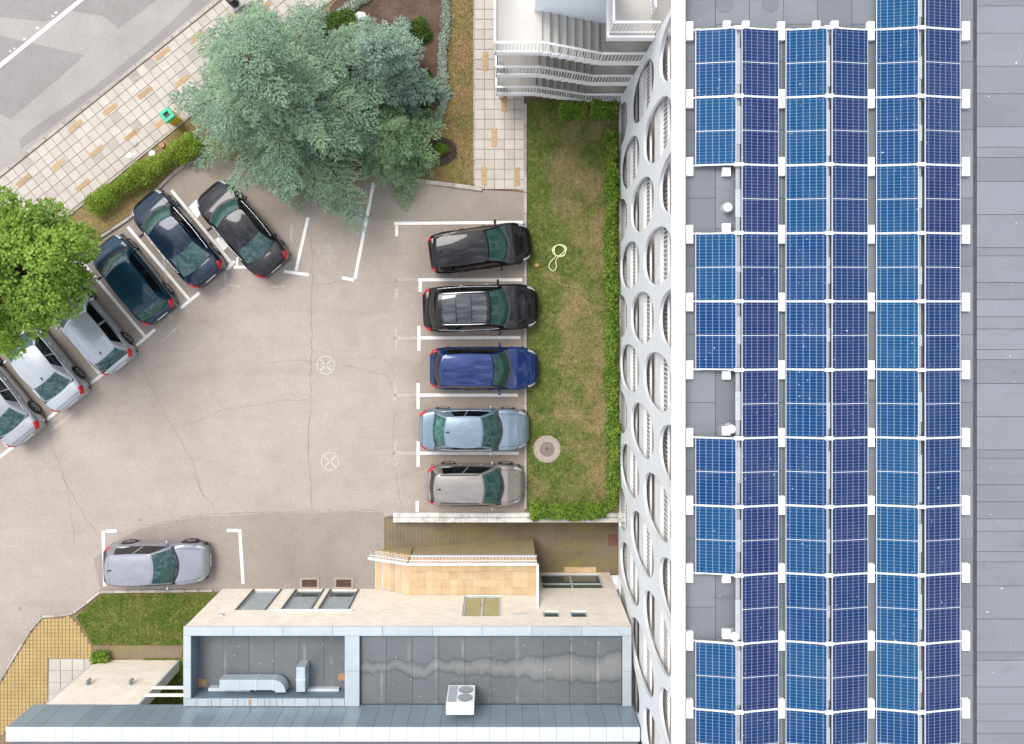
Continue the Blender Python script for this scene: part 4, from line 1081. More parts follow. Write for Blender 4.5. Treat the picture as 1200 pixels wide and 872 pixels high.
MB().box(TX0, TX1 + .02, TY1 - .028, TY1 + .03, TZ - .06, TZ + .03).build('edge_trim', m_capw, tr)
def trail(path, h, sp):
    hr, bl = MB(), MB()
    for a, b in zip(path, path[1:]):
        a, b = Vector(a), Vector(b); up = Vector((0, 0, h)); hr.beam(a + up, b + up, .09, .05); hr.beam(a + up * .55, b + up * .55, .03, .03)
        n = max(1, round((b - a).length / sp))
        for i in range(n + 1): p = a + (b - a) * i / n; bl.box(p.x - .014, p.x + .014, p.y - .014, p.y + .014, p.z, p.z + h)
    hr.build('handrail', m_rail, tr); bl.build('balusters', m_rail, tr)
trail([(TX0 - 1.7, TY1 - .02, -.0), (TX0, TY1 - .02, TZ), (TX1, TY1 - .02, TZ), (TX1, TY0 + .02, TZ)], .98, .14)
for q_ in [(tr, 'post', TX0)]: MB().box(TX1 - .04, TX1 + .04, TY0 + .0, TY0 + .08, TZ, TZ + 1.4).build('post', m_rail, tr)
MB().bbox(2.75, 4.2, -11.99, -11.75, -2.15, -2.02).build('door_step', m_tilefl, wg)
for u, lab in ((363, 'left rusty basement vent grate in the asphalt by the cream wall'), (403, 'right rusty basement vent grate in the asphalt by the cream wall')):
    c = P(u, 683); t = empty('vent_grate', (c.x, c.y, 0), 0, lab, 'grate', 'grates along the cream wall')
    q = MB(); q.box(c.x - .42, c.x + .42, c.y - .28, c.y - .17, .0, .045); q.box(c.x - .42, c.x + .42, c.y + .15, c.y + .24, .0, .045); q.box(c.x - .42, c.x - .32, c.y - .17, c.y + .15, 0, .045); q.box(c.x + .32, c.x + .42, c.y - .17, c.y + .15, 0, .045); q.build('surround', m_conc, t)
    q = MB()
    for i in range(9): y = c.y - .15 + i * .035; q.box(c.x - .32, c.x + .32, y - .009, y + .009, .016, .036)
    q.build('bars', surf('rusty_bars', (.16, .08, .05), (.10, .06, .05), 5), t)
    MB().box(c.x - .32, c.x + .32, c.y - .17, c.y + .15, .012, .0155).build('pit', m_black, t)

# ------------------------------------------------------------------ cars
def car(u, v, heading, Lc, Wc, Hc, paint, label, rb, rr, rf, cw, cat='car', rails=None, pano=False, dark_rear=False, glass=m_glass, tail='corner', trim=None, hood_h=.93, deck=None, belt=.96, zc=.6, stuff=None):
    c = P(u, v, zc)
    root = empty('parked_car', (c.x, c.y, .02), R(heading), label, cat, 'cars parked in the car park')
    hw = Wc / 2
    X = lambda f: (f - .5) * Lc
    xw = (Lc * .5 - Lc * .195, -Lc * .5 + Lc * .205); RW = .31; RA = .375
    front, rear = Lc / 2, -Lc / 2
    xcw, xrf, xrr, xrb = X(cw), X(rf), X(rr), X(rb)
    sedan = deck is not None
    dk = deck if sedan else belt + .02
    # control curves
    wx = [rear, rear + .03, rear + .10, rear + .25, rear + .6, -.3, .4, front - .9, front - .5, front - .25, front - .11, front - .04, front]
    wy = [.66, .75, .85, .925, .975, 1, 1, .98, .935, .85, .73, .60, .46]
    hx = [rear, rear + .03, rear + .10, rear + .22, xrb + .1, 0, xcw, xcw + .25, front - .45, front - .2, front - .09, front - .03, front]
    hy = [dk - .17, dk - .08, dk - .025, dk, dk if sedan else belt, belt, hood_h, hood_h - .03, hood_h - .14, hood_h - .22, hood_h - .31, hood_h - .40, hood_h - .46]
    o_ = np.argsort(hx); hx = np.array(hx)[o_]; hy = np.array(hy)[o_]
    def smooth(xq, xs, ys):
        d = np.array([-.06, -.03, 0, .03, .06]); return np.mean([np.interp(np.clip(xq + k, rear, front), xs, ys) for k in d], axis=0)
    wf = lambda x: hw * float(smooth(np.array([x]), wx, wy)[0]); hf = lambda x: float(smooth(np.array([x]), hx, hy)[0])
    def z0f(x):
        z = .2
        for w_ in xw:
            if abs(x - w_) < RA: z = max(z, RW + math.sqrt(RA * RA - (x - w_) ** 2) - .02)
        return z
    fr = [(.93, 0), (.985, .18), (1.0, .42), (.995, .66), (.965, .88), (.90, .97), (.78, 1.0), (.5, 1.025), (.22, 1.04), (0, 1.043)]
    def S(x, i, off=0.0):
        """surface point for fractional index i in 0..9 of the half section"""
        k = min(int(i), len(fr) - 2); a = i - k
        wk = fr[k][0] * (1 - a) + fr[k + 1][0] * a; hk = fr[k][1] * (1 - a) + fr[k + 1][1] * a
        z0, h = z0f(x), hf(x)
        return Vector((x, wf(x) * wk, z0 + (h - z0) * hk))
    xs_ = np.unique(np.concatenate([np.linspace(rear, front, 52), [rear + .015, front - .015, rear + .04, front - .05]]))
    V, F, FI = [], [], []
    ns = len(fr)
    for x in xs_:
        half = [S(float(x), i) for i in range(ns)]
        V += [(p.x, -p.y, p.z) for p in half] + [(p.x, p.y, p.z) for p in half[-2::-1]]
    w_ = 2 * ns - 1
    for a in range(len(xs_) - 1):
        xm = (xs_[a] + xs_[a + 1]) / 2
        for k in range(w_ - 1):
            f = (a * w_ + k, a * w_ + k + 1, (a + 1) * w_ + k + 1, (a + 1) * w_ + k)
            kk = k if k < ns - 1 else w_ - 2 - k
            (FI if (kk >= 5 and xrb + .06 < xm < xcw - .08) else F).append(f)
    F.append(tuple(range(w_))); F.append(tuple((len(xs_) - 1) * w_ + k for k in range(w_ - 1, -1, -1)))
    # greenhouse grids
    wb = hw * .915; zb = lambda x: hf(x) + .0
    wr = hw * .70
    zr = Hc
    zwb = hf(xcw) - .01; zrb = hf(max(xrb, rear + .06)) - .01
    sv = [-1, -.93, -.75, -.5, -.25, 0, .25, .5, .75, .93, 1]; tv = [0, .05, .25, .5, .75, .93, 1]
    def ws(s, t):
        bx, by, bz = xcw - .26 * s * s, s * wb * .965, zwb + .01 * (1 - s * s); tx, ty, tz = xrf - .10 * s * s, s * wr, zr - .055 * s * s
        bul = .035 * 4 * t * (1 - t)
        return Vector((bx + (tx - bx) * t + bul, by + (ty - by) * t * (1 + .12 * (1 - t)) , bz + (tz - bz) * t + bul * .8))
    def rw_(s, t):
        bx, by, bz = xrb + .16 * s * s, s * wb * .93, zrb; tx, ty, tz = xrr + .08 * s * s, s * wr * .95, zr - .03 - .055 * s * s
        bul = .03 * 4 * t * (1 - t)
        return Vector((bx + (tx - bx) * t - bul, by + (ty - by) * t * (1 + .12 * (1 - t)), bz + (tz - bz) * t + bul))
    def side(r, t, sg):
        a, b = ws(sg, t), rw_(sg, t); p = a + (b - a) * r
        p.y += sg * .055 * 4 * r * (1 - r) * (1 - .3 * t); p.z += (.03 if t > .5 else .0) * 4 * r * (1 - r) * t
        return p
    def roof(s, r):
        a, b = ws(s, 1), rw_(s, 1); p = a + (b - a) * r
        p.z += .045 * 4 * r * (1 - r) * (1 - .6 * s * s) + (.03 * 4 * r * (1 - r)) * s * s * .0
        if abs(s) > .9: q = side(r, 1, 1 if s > 0 else -1); p.y, p.z = p.y + (q.y - p.y) * (abs(s) - .9) / .1, p.z + (q.z - p.z) * (abs(s) - .9) / .1
        else: p.y += s * .055 * 4 * r * (1 - r) * .7
        return p
    body = MB(); body.v = list(V); body.f = list(F)
    parts = {}
    def grid(fn, A, B_, isglass, gname, gmat):
        vs_ = [fn(a, b) for a in A for b in B_]; nb = len(B_)
        bf, gf = [], []
        for i in range(len(A) - 1):
            for j in range(nb - 1):
                q = (i * nb + j, (i + 1) * nb + j, (i + 1) * nb + j + 1, i * nb + j + 1)
                (gf if isglass(i, j) else bf).append(q)
        if bf: body.add(vs_, bf)
        if gf: m_ = MB(); m_.add(vs_, gf); parts.setdefault(gname, []).append((m_, gmat))
    nS, nT = len(sv) - 1, len(tv) - 1
    grid(ws, sv, tv, lambda i, j: 0 < i < nS - 1 and j < nT - 1, 'windscreen', glass)
    grid(rw_, sv, tv, lambda i, j: 0 < i < nS - 1 and 0 < j < nT - 1, 'rear_window', m_gdark if dark_rear else glass)
    rv = [0, .05, .12, .25, .42, .455, .6, .78, .86, 1] if not sedan else [0, .05, .12, .25, .45, .485, .6, .75, .86, 1]
    for sg in (-1, 1):
        gl1, gl2 = (1, 2, 3), (5, 6) + (() if sedan else (7,))
        grid(lambda r, t: side(r, t, sg), rv, tv, lambda i, j: i in gl1 + gl2 and 0 < j < nT - 1, 'drop', None)
        for gl in (gl1, gl2):
            m_ = MB(); A = [rv[i] for i in gl] + [rv[gl[-1] + 1]]; B2 = tv[1:-1]; nb = len(B2)
            m_.add([side(r, t, sg) for r in A for t in B2], [(i * nb + j, (i + 1) * nb + j, (i + 1) * nb + j + 1, i * nb + j + 1) for i in range(len(A) - 1) for j in range(nb - 1)])
            parts.setdefault('side_window', []).append((m_, m_gdark))
    ra = [0, .06, .2, .34, .36, .5, .64, .66, .8, .92, 1]
    rs = [-1, -.9, -.82, -.6, -.3, 0, .3, .6, .82, .9, 1]
    grid(roof, rs, ra, (lambda i, j: 2 <= i <= 7 and j in (1, 2, 4, 5, 7, 8)) if pano else (lambda i, j: False), 'roof_glass', m_groof)
    def local(mbd, name, mat, parent=root, smooth=True):
        me = bpy.data.meshes.new(name); me.from_pydata(mbd.v, [], mbd.f); me.update()
        bm = bmesh.new(); bm.from_mesh(me); bmesh.ops.remove_doubles(bm, verts=bm.verts[:], dist=.0015); bmesh.ops.delete(bm, geom=[v for v in bm.verts if not v.link_faces], context='VERTS'); bmesh.ops.recalc_face_normals(bm, faces=bm.faces[:]); bm.to_mesh(me); bm.free()
        if smooth:
            for p in me.polygons: p.use_smooth = True
        me.materials.append(mat); return link(name, me, parent)
    ob_ = local(body, 'body', paint)
    me = ob_.data
    me.shade_smooth() if hasattr(me, 'shade_smooth') else None
    parts.pop('drop', None)
    for nm, lst in parts.items():
        for m_, mat in lst: local(m_, nm, mat)
    # dark cabin: tub, dashboard, seats, wheel
    cab = MB(); cab.v = [(x, y * .97, z - .03) for x, y, z in V]; cab.f = FI; used = sorted({i for f in FI for i in f}); mp_ = {o: n for n, o in enumerate(used)}
    cab.v = [cab.v[i] for i in used]; cab.f = [tuple(mp_[i] for i in f) for f in FI]
    local(cab, 'cabin', m_inter)
    d = MB(); d.bbox(xcw - .62, xcw - .12, -wb * .85, wb * .85, .8, zwb + .02, .06); local(d, 'dashboard', m_inter)
    q = MB(); ctr = Vector((xcw - .70, .36, zwb + .03))
    q.tube([ctr + Vector((.06 * math.sin(t), .18 * math.cos(t), .17 * math.sin(t))) for t in np.linspace(0, 2 * math.pi, 17)], .017, 6, False); local(q, 'steering_wheel', m_black)
    for sx in (xrf - .28, max(xrr + .35, xrb + .75)):
        for sy in (-.36, .36):
            if sx < xrf - .6 and sy > 0: continue
            s2 = MB()
            if sx > xrf - .6: s2.bbox(sx - .1, sx + .06, sy - .24, sy + .24, .8, Hc - .34, .05); s2.bbox(sx - .09, sx, sy - .12, sy + .12, Hc - .33, Hc - .2, .04); local(s2, 'seat', m_seat)
            else: s2.bbox(sx - .1, sx + .06, -.6, .6, .8, Hc - .36, .05); local(s2, 'rear_bench', m_seat)
    # dark cowl strip and wipers
    q = MB(); n = 12
    for i in range(n):
        for a, b in ((-1 + 2 * i / n, -1 + 2 * (i + 1) / n),):
            p, r_ = ws(a * .95, .02), ws(b * .95, .02); zf = .016
            q.add([p + Vector((-.01, 0, zf)), p + Vector((.09, 0, zf - .004)), r_ + Vector((.09, 0, zf - .004)), r_ + Vector((-.01, 0, zf))], [(0, 1, 2, 3)])
    local(q, 'cowl', m_black)
    for s0, s1 in ((-.75, .02), (-.1, .7)):
        q = MB(); q.tube([ws(s0, .05) + Vector((.012, 0, .014)), ws(s1, .10) + Vector((.012, 0, .016))], .011, 5); local(q, 'wiper', m_black)
    # lamps, seams, plates on the body surface
    def patch(name, x0, x1, i0, i1, mat, sg, off=.007, nx=6, ni=5, cut=None):
        q = MB(); A = np.linspace(x0, x1, nx); B_ = np.linspace(i0, i1, ni)
        pts = [S(float(a), float(b)) for a in A for b in B_]
        cen = Vector((0, 0, .45))
        vv = []
        for p in pts:
            nrm = Vector((0 if abs(p.x) < Lc / 2 - .3 else math.copysign(.8, p.x), p.y / hw, (p.z - .5) * 1.6)).normalized()
            w2 = p + nrm * off; vv.append((w2.x, sg * w2.y, w2.z))
        ff = [(i * ni + j, (i + 1) * ni + j, (i + 1) * ni + j + 1, i * ni + j + 1) for i in range(nx - 1) for j in range(ni - 1)]
        q.add(vv, ff); return local(q, name, mat)
    for sg in (-1, 1):
        patch('headlight', front - .42, front - .12, 4.0, 5.4, m_head, sg, .008)
        if tail == 'corner': patch('tail_light', rear + .005, rear + .30, 3.3, 5.5, m_tail, sg, .009)
        else: patch('tail_light', rear + .0, rear + .16, 3.6, 6.0, m_tail, sg, .009)
        # bonnet shut line
        q = MB(); q.tube([Vector((x, sg * S(x, 6.0).y, S(x, 6.0).z + .002)) for x in np.linspace(xcw - .05, front - .3, 9)], .008, 5, False); local(q, 'bonnet_seam', m_black)
        # mirrors
        q = MB(); mx_, my_ = xcw - .42, sg * (hw + .085)
        base = S(mx_, 4.5); z_ = base.z + .05
        nn = 10
        for r_, dx in ((.03, -.055), (.075, -.04), (.085, 0), (.07, .04), (.025, .06)):
            q.v += [(mx_ + dx, my_ + r_ * 1.25 * math.cos(2 * math.pi * k / nn), z_ + r_ * .8 * math.sin(2 * math.pi * k / nn)) for k in range(nn)]
        for i in range(4):
            for k in range(nn): q.f.append((i * nn + k, i * nn + (k + 1) % nn, (i + 1) * nn + (k + 1) % nn, (i + 1) * nn + k))
        q.f.append(tuple(range(nn))); q.f.append(tuple(4 * nn + k for k in range(nn)))
        q.beam((mx_, sg * hw * .9, z_ - .03), (mx_, my_, z_ - .02), .05, .03)
        local(q, 'mirror', trim or paint)
        # window trim
        q = MB(); q.tube([side(r, .03, sg) + Vector((0, sg * .008, .0)) for r in np.linspace(.05, .9, 14)], .012, 5, False); local(q, 'window_trim', m_chrome if rails == 'chrome' or sedan else m_black)
        if rails in ('chrome', 'black'):
            q = MB(); q.tube([roof(sg * .93, r) + Vector((0, 0, .035 if 0.08 < r < .92 else .0)) for r in np.linspace(.04, .95, 14)], .02, 6); local(q, 'roof_rail', m_chrome if rails == 'chrome' else m_black)
        # door handles
        for hx_ in (X(.56), X(.34)):
            p = S(hx_, 3.6); q = MB(); q.beam((hx_ - .09, sg * (p.y + .012), p.z), (hx_ + .09, sg * (p.y + .012), p.z), .025, .03); local(q, 'door_handle', m_chrome if rails == 'chrome' else (trim or paint))
        for w__ in xw:
            wc = Vector((w__, sg * (hw * .985 - .105), RW))
            whl = empty('wheel', wc, 0, parent=root)
            def disc(prof, name, mat, parent):
                n = 26; q = MB()
                for r_, dy in prof: q.v += [(r_ * math.cos(2 * math.pi * k / n), sg * dy, r_ * math.sin(2 * math.pi * k / n)) for k in range(n)]
                for i in range(len(prof) - 1):
                    for k in range(n): q.f.append((i * n + k, i * n + (k + 1) % n, (i + 1) * n + (k + 1) % n, (i + 1) * n + k))
                return local(q, name, mat, parent)
            disc([(.20, -.10), (.29, -.10), (.31, -.08), (.312, .07), (.295, .10), (.215, .105)], 'tyre', m_tyre, whl)
            q = MB(); n = 20
            q.v += [(.215 * math.cos(2 * math.pi * k / n), sg * .095, .215 * math.sin(2 * math.pi * k / n)) for k in range(n)] + [(.185 * math.cos(2 * math.pi * k / n), sg * .09, .185 * math.sin(2 * math.pi * k / n)) for k in range(n)]
            q.f += [(k, (k + 1) % n, n + (k + 1) % n, n + k) for k in range(n)]
            for k in range(5):
                t_ = 2 * math.pi * k / 5; a_ = Vector((math.cos(t_), 0, math.sin(t_)))
                q.beam(a_ * .02 + Vector((0, sg * .088, 0)), a_ * .2 + Vector((0, sg * .085, 0)), .05, .02)
            local(q, 'rim', m_rim, whl, False)
    q = MB(); q.box(rear + .12, front - .15, -hw * .86, hw * .86, .17, .42); local(q, 'chassis', m_black, smooth=False)
    q = MB(); q.box(rear - .012, rear + .02, -.26, .26, .60, .71); local(q, 'number_plate', m_plate, smooth=False)
    q = MB(); q.box(front - .03, front + .012, -.26, .26, .30, .40); local(q, 'number_plate', m_plate, smooth=False)
    q = MB()
    g0 = [S(front - .02, i) for i in (1.2, 2.4)]
    q.tube([Vector((front - .015, y, .42)) for y in np.linspace(-hw * .55, hw * .55, 6)], .028, 6); local(q, 'grille', m_black)
    # tailgate / boot seam, antenna
    if sedan:
        q = MB(); q.tube([Vector((rear + .12, y, hf(rear + .12) + .035)) for y in np.linspace(-hw * .7, hw * .7, 9)], .008, 5); local(q, 'boot_seam', m_black)
    p = roof(0, .9); q = MB(); q.tube([p + Vector((0, 0, 0)), p + Vector((-.10, 0, .06)), p + Vector((-.16, 0, .075))], [.03, .018, .006], 6); local(q, 'antenna', m_black)
    if not sedan:
        q = MB()
        for i in range(8):
            a, b = -1 + 2 * i / 8, -1 + 2 * (i + 1) / 8
            p, r_ = rw_(a * .96, 1), rw_(b * .96, 1)
            q.add([p + Vector((.03, 0, .012)), p + Vector((-.11, 0, -.005)), r_ + Vector((-.11, 0, -.005)), r_ + Vector((.03, 0, .012)), p + Vector((-.11, 0, -.02)), r_ + Vector((-.11, 0, -.02))], [(0, 1, 2, 3), (1, 4, 5, 2)])
        local(q, 'roof_spoiler', paint)
    if stuff:
        for (s, t, sz, mat) in stuff:
            p = rw_(s, t) + Vector((.05, 0, -.16)); q = MB(); q.bbox(p.x - sz, p.x + sz, p.y - sz * 1.2, p.y + sz * 1.2, p.z - .06, p.z, .02); local(q, 'parcel_shelf_item', mat)
    return root

p_black = car_paint('black_paint', (.004, .004, .005), .0); p_black2 = car_paint('charcoal_paint', (.008, .008, .011), .2); p_navy = car_paint('navy_paint', (.006, .014, .032), .3)
p_teal = car_paint('dark_teal_paint', (.004, .026, .046), .3); p_blue = car_paint('royal_blue_paint', (.005, .022, .105), .35); p_sblue = car_paint('silver_blue_paint', (.18, .24, .295), .5)
p_taupe = car_paint('taupe_paint', (.25, .225, .21), .5); p_silver = car_paint('silver_paint', (.34, .365, .39), .45); p_silver2 = car_paint('pale_silver_paint', (.37, .385, .405), .45)
p_silver3 = car_paint('grey_silver_paint', (.32, .325, .335), .5); p_lav = car_paint('cool_silver_paint', (.27, .275, .31), .45)
m_shelf = surf('green_cloth', (.05, .32, .25), (.12, .4, .3), 6); 
car(563, 291, 8, 4.25, 1.80, 1.60, p_black, 'black people carrier parked askew in the topmost right bay', .035, .085, .575, .775, tail='tower', dark_rear=True)
car(563.5, 361, 2, 4.78, 1.95, 1.72, p_black, 'big black off roader with glass roof and chrome roof rails', .04, .14, .585, .745, rails='chrome', pano=True, dark_rear=True, hood_h=1.04, belt=1.06)
car(567.5, 431.5, 0, 4.50, 1.82, 1.60, p_blue, 'royal blue estate car between the black off roader and silver blue saloon', .03, .115, .585, .735, dark_rear=True)
car(556, 503, 0, 4.55, 1.78, 1.44, p_sblue, 'silver blue saloon with things on its rear shelf, above the taupe hatchback', .115, .245, .575, .745, deck=.98, stuff=[(.45, .45, .13, m_paper), (-.1, .5, .22, m_shelf)])
car(558, 567, 0, 4.02, 1.76, 1.55, p_taupe, 'small taupe grey hatchback in the lowest right bay beside the retaining wall', .02, .10, .58, .775, rails='black', dark_rear=True, zc=.5)
car(283.5, 268, 131, 4.45, 1.80, 1.44, p_black2, 'black saloon with its nose under the big blue conifer', .155, .32, .62, .765, deck=1.0, zc=.6)
car(207.5, 279, 130.5, 4.45, 1.80, 1.44, p_navy, 'dark navy saloon second from the conifer in the slanted row', .115, .33, .65, .80, deck=1.0, zc=.6)
car(156, 327, 129, 4.0, 1.74, 1.47, p_teal, 'dark teal hatchback between the navy saloon and the silver hatchback', .03, .14, .64, .80, dark_rear=False, zc=.6)
car(107, 385, 130, 4.05, 1.72, 1.46, p_silver, 'silver hatchback half hidden by the leafy tree, beside the dark teal car', .03, .15, .63, .80, zc=.6)
car(48, 424, 129.5, 4.4, 1.76, 1.44, p_silver2, 'white silver saloon nosed under the leafy tree', .12, .29, .62, .78, deck=1.0, zc=.6)
car(-4, 465, 129.5, 4.4, 1.76, 1.44, p_silver3, 'grey silver saloon cut off by the left edge of the picture', .12, .29, .62, .78, deck=1.0, zc=.6)
car(184.5, 660, 1, 4.28, 1.76, 1.46, p_lav, 'lone silver hatchback parked beside the small green lawn', .015, .10, .53, .73, dark_rear=True, zc=.6)

# ------------------------------------------------------------------ small things
t = empty('litter_bin', P(207, 141), ang - .0, 'green and yellow litter bin on the tiled pavement', 'litter bin')
def lbox(name, mat, parent, *a, b=.01):
    q = MB(); q.bbox(*a, b); me = bpy.data.meshes.new(name); me.from_pydata(q.v, [], q.f); me.materials.append(mat); return link(name, me, parent)
t.location.z = .07
lbox('body', m_byel, t, -.21, .21, -.21, .21, 0, .82)
for a in ((-.25, .25, .11, .25), (-.25, .25, -.25, -.11), (-.25, -.11, -.11, .11), (.11, .25, -.11, .11)): lbox('rim', m_bgreen, t, *a, .82, .95)
lbox('opening', m_black, t, -.11, .11, -.11, .11, .821, .86)
t = empty('litter_bin', P(277, 6), ang, 'dark round bin on a white base at the top edge of the pavement', 'litter bin'); t.location.z = .07
lbox('base', m_kerb_w, t, -.28, .28, -.28, .28, 0, .12)
q = MB(); q.lathe((0, 0, 0), [(.17, .12), (.21, .2), (.22, .75), (.20, .8), (.16, .8), (.15, .6)], 20); me = bpy.data.meshes.new('drum'); me.from_pydata(q.v, [], q.f); me.materials.append(m_black); link('drum', me, t)
mh = empty('manhole', (MH.x, MH.y, .05), 0, 'iron manhole cover in a pale concrete ring on the lawn', 'manhole')
MB().lathe((MH.x, MH.y, .04), [(.60, 0), (.58, .045), (.50, .055), (.30, .05)], 26).build('concrete_ring', m_conc, mh)
q = MB().lathe((MH.x, MH.y, .04), [(.31, .04), (.31, .075), (.27, .078), (.26, .068), (.18, .068), (.17, .078), (.09, .078), (.08, .068)], 26); lid = q.build('iron_cover', m_iron, mh)
for a_ in range(4): t_ = a_ * math.pi / 2 + .4; q = MB(); c = Vector((MH.x + .045 * math.cos(t_), MH.y + .045 * math.sin(t_), .125)); q.lathe((c.x, c.y, .106), [(.028, 0), (.026, .008)], 8); q.build('lifting_hole', m_black, lid)
# garden hose
pts = []
for i in range(64):
    t_ = i / 63 * 2 * math.pi * 2.6; r_ = .27 - .05 * (i / 63) + .02 * math.sin(i * .7); pts.append(P(655.5, 294) + Vector((r_ * math.cos(t_) * 1.1, r_ * math.sin(t_), .10 + .012 * i / 20)))
for u, v in ((651, 301), (646, 306), (643, 313), (648, 318), (652, 313), (651, 306), (655, 300), (660, 296), (663, 290)): pts.append(P(u, v) + Vector((0, 0, .11)))
def catmull(p, n=4):
    out = []
    for i in range(len(p) - 1):
        a, b, c, d = p[max(i - 1, 0)], p[i], p[i + 1], p[min(i + 2, len(p) - 1)]
        for k in range(n):
            t = k / n; out.append(.5 * ((2 * b) + (c - a) * t + (2 * a - 5 * b + 4 * c - d) * t * t + (3 * b - a - 3 * c + d) * t ** 3))
    return out + [p[-1]]
tag(MB().tube(catmull(pts, 3), .021, 6).build('garden_hose', m_hose, None, True, wloc=P(655, 294)), 'pale yellow garden hose coiled on the lawn', 'hose')
for u, v, r_, mat, nm, lab, cat in ((629, 311, .10, m_brick, 'flat_stone', 'small reddish flat stone on the lawn below the hose', 'stone'), (180.5, 181, .15, m_paper, 'white_stone', 'white stone block lying in front of the lime hedge', 'stone'),
                           (191.5, 171, .13, m_brick, 'brick', 'loose brown brick between the hedge and the litter bin', 'brick'), (153, 183, .15, m_paper, 'paper_scrap', 'white scrap of paper on the pavement edge', 'litter'), (159, 181, .06, m_paper, 'paper_scrap', 'tiny paper scrap right of the larger white scrap', 'litter'),
                           (160, 169, .11, m_tile_g, 'broken_tile', 'broken grey tile lying on the pavement', 'tile')):
    c = P(u, v); q = MB(); n = 7; ring = [(c.x + r_ * random.uniform(.75, 1.1) * math.cos(6.283 * i / n), c.y + r_ * random.uniform(.7, 1.05) * math.sin(6.283 * i / n)) for i in range(n)]
    q.prism(ring, .06, .06 + r_ * .8 if 'scrap' not in nm else .115); tag(q.build(nm, mat, None, wloc=(c.x, c.y, .06)), lab, cat)

# ------------------------------------------------------------------ vegetation
def blade_tris(base, direc, length, width):
    """narrow leaf rhombs (two triangles as a quad): base Nx3, direc Nx3 unit"""
    n = len(base)
    ref = rng.normal(size=(n, 3)); side = np.cross(direc, ref); side /= np.linalg.norm(side, axis=1, keepdims=True) + 1e-9
    mid = base + direc * (length * .45)[:, None]
    v = np.stack([base, mid + side * (width / 2)[:, None], base + direc * length[:, None], mid - side * (width / 2)[:, None]], axis=1)
    return v.reshape(-1, 3), np.arange(4 * n).reshape(-1, 4)
def unit(a): return a / (np.linalg.norm(a, axis=-1, keepdims=True) + 1e-9)

def conifer(name, label, cx, cy, H, Rr, nb, mat, seed, zlow=.12, sub_sp=.17, tuft_sp=.020, per=5, blen=.105, bw=.025, power=.75, ecc=None, droop=.25):
    g_ = np.random.default_rng(seed)
    root = empty(name, (cx, cy, 0), 0, label, 'tree', 'conifers by the garden bed')
    q = MB()
    q.tube([(cx, cy, -.1), (cx + .02, cy, H * .3), (cx - .03, cy + .02, H * .65), (cx, cy, H * .97)], [H * .026, H * .021, H * .012, .012], 9); q.build('trunk', m_bark, root, True)
    limbs = MB(); B_, D_ = [], []
    for i in range(nb):
        f = (i + .5) / nb
        zf = zlow + (.97 - zlow) * f ** 1.25
        az_ = i * 2.39996 + g_.normal(0, .25)
        Lb = Rr * max(.10, (1 - (zf - zlow) / (1.02 - zlow)) ** power) * g_.uniform(.62, 1.2)
        if ecc: Lb *= ecc(az_, zf)
        z0 = H * zf
        dirh = np.array([math.cos(az_), math.sin(az_), 0]); sidev = np.array([-dirh[1], dirh[0], 0])
        bend = g_.normal(0, .12); rise = g_.uniform(.05, .30)
        def pt(t): return np.array([cx, cy, z0]) + dirh * (Lb * t) + sidev * (bend * Lb * t * t) + np.array([0, 0, Lb * (rise * t - (droop + rise * .6) * t * t)])
        ts = np.linspace(0, 1, 7); limbs.tube([pt(t) for t in ts], [max(.008, .022 * Lb * (1 - t * .9)) for t in ts], 5, False)
        nsub = max(4, int(Lb / sub_sp))
        for k in range(nsub + 1):
            t = .14 + .86 * k / nsub
            p = pt(t); fw = unit(pt(min(1, t + .03)) - pt(t - .03))
            for sg in (-1, 1):
                ls = (.07 * Lb + .30 * Lb * (1 - t) * (.55 + .45 * min(1, t / .3)) + .18) * g_.uniform(.6, 1.2)
                ls = min(ls, 1.25)
                a_ = R(g_.uniform(38, 66))
                d = unit(fw * math.cos(a_) + sidev * sg * math.sin(a_) + np.array([0, 0, g_.normal(-.03, .12)]))
                if k == nsub: d = unit(fw + sidev * sg * .25)
                nt = max(2, int(ls / tuft_sp))
                tt = (np.arange(nt) + g_.uniform(0, 1, nt)) / nt * ls
                base = p + d * tt[:, None] + np.c_[np.zeros((nt, 2)), -.10 * (tt / (ls + .01)) ** 2 * ls]
                # short side twigs
                sw = np.cross(d, [0, 0, 1.0]); off = g_.choice([-1, 1], nt) * np.minimum(.13, .32 * (ls - tt)) * g_.uniform(.05, 1, nt) ** .8
                base = base + sw * off[:, None] + np.c_[np.zeros((nt, 2)), g_.normal(.01, .02, nt)]
                B_.append(np.repeat(base, per, axis=0)); dd = np.repeat((d + sw * (np.sign(off) * .75)[:, None]), per, axis=0)
                D_.append(dd)
    B_ = np.concatenate(B_); D_ = np.concatenate(D_); n = len(B_)
    D_ = unit(D_ + g_.normal(0, .27, (n, 3)) + np.array([0, 0, .16]))
    v, f = blade_tris(B_, D_, g_.uniform(.6, 1.25, n) * blen, np.full(n, bw))
    limbs.build('limbs', m_bark, root, True)
    me = fast_mesh('crown', v - np.array([cx, cy, 0]), f, mat); link('crown', me, root)
    return root
CX, CY = XU(332, 4.2), YV(108, 4.2)
def ecc_main(a, zf):
    # fuller towards the lower left, with an open quarter where the smaller conifers grow
    d = math.degrees(a) % 360
    k = 1.0
    if 205 < d < 262: k = .86
    if 20 < d < 62: k = .78
    elif d < 15 or d > 325: k = .92
    elif 75 <= d < 120: k = .9
    return k
conifer('blue_conifer', 'huge spreading blue green conifer between the pavement and the car park', CX, CY, 8.8, 4.75, 116, m_cedar, 3, ecc=ecc_main, power=.62)
conifer('blue_conifer', 'smaller silvery blue conifer beside the mulch bed', XU(448, 2.5), YV(76, 2.5), 5.2, 2.3, 52, m_spruce, 5, blen=.12, bw=.032, power=.6)
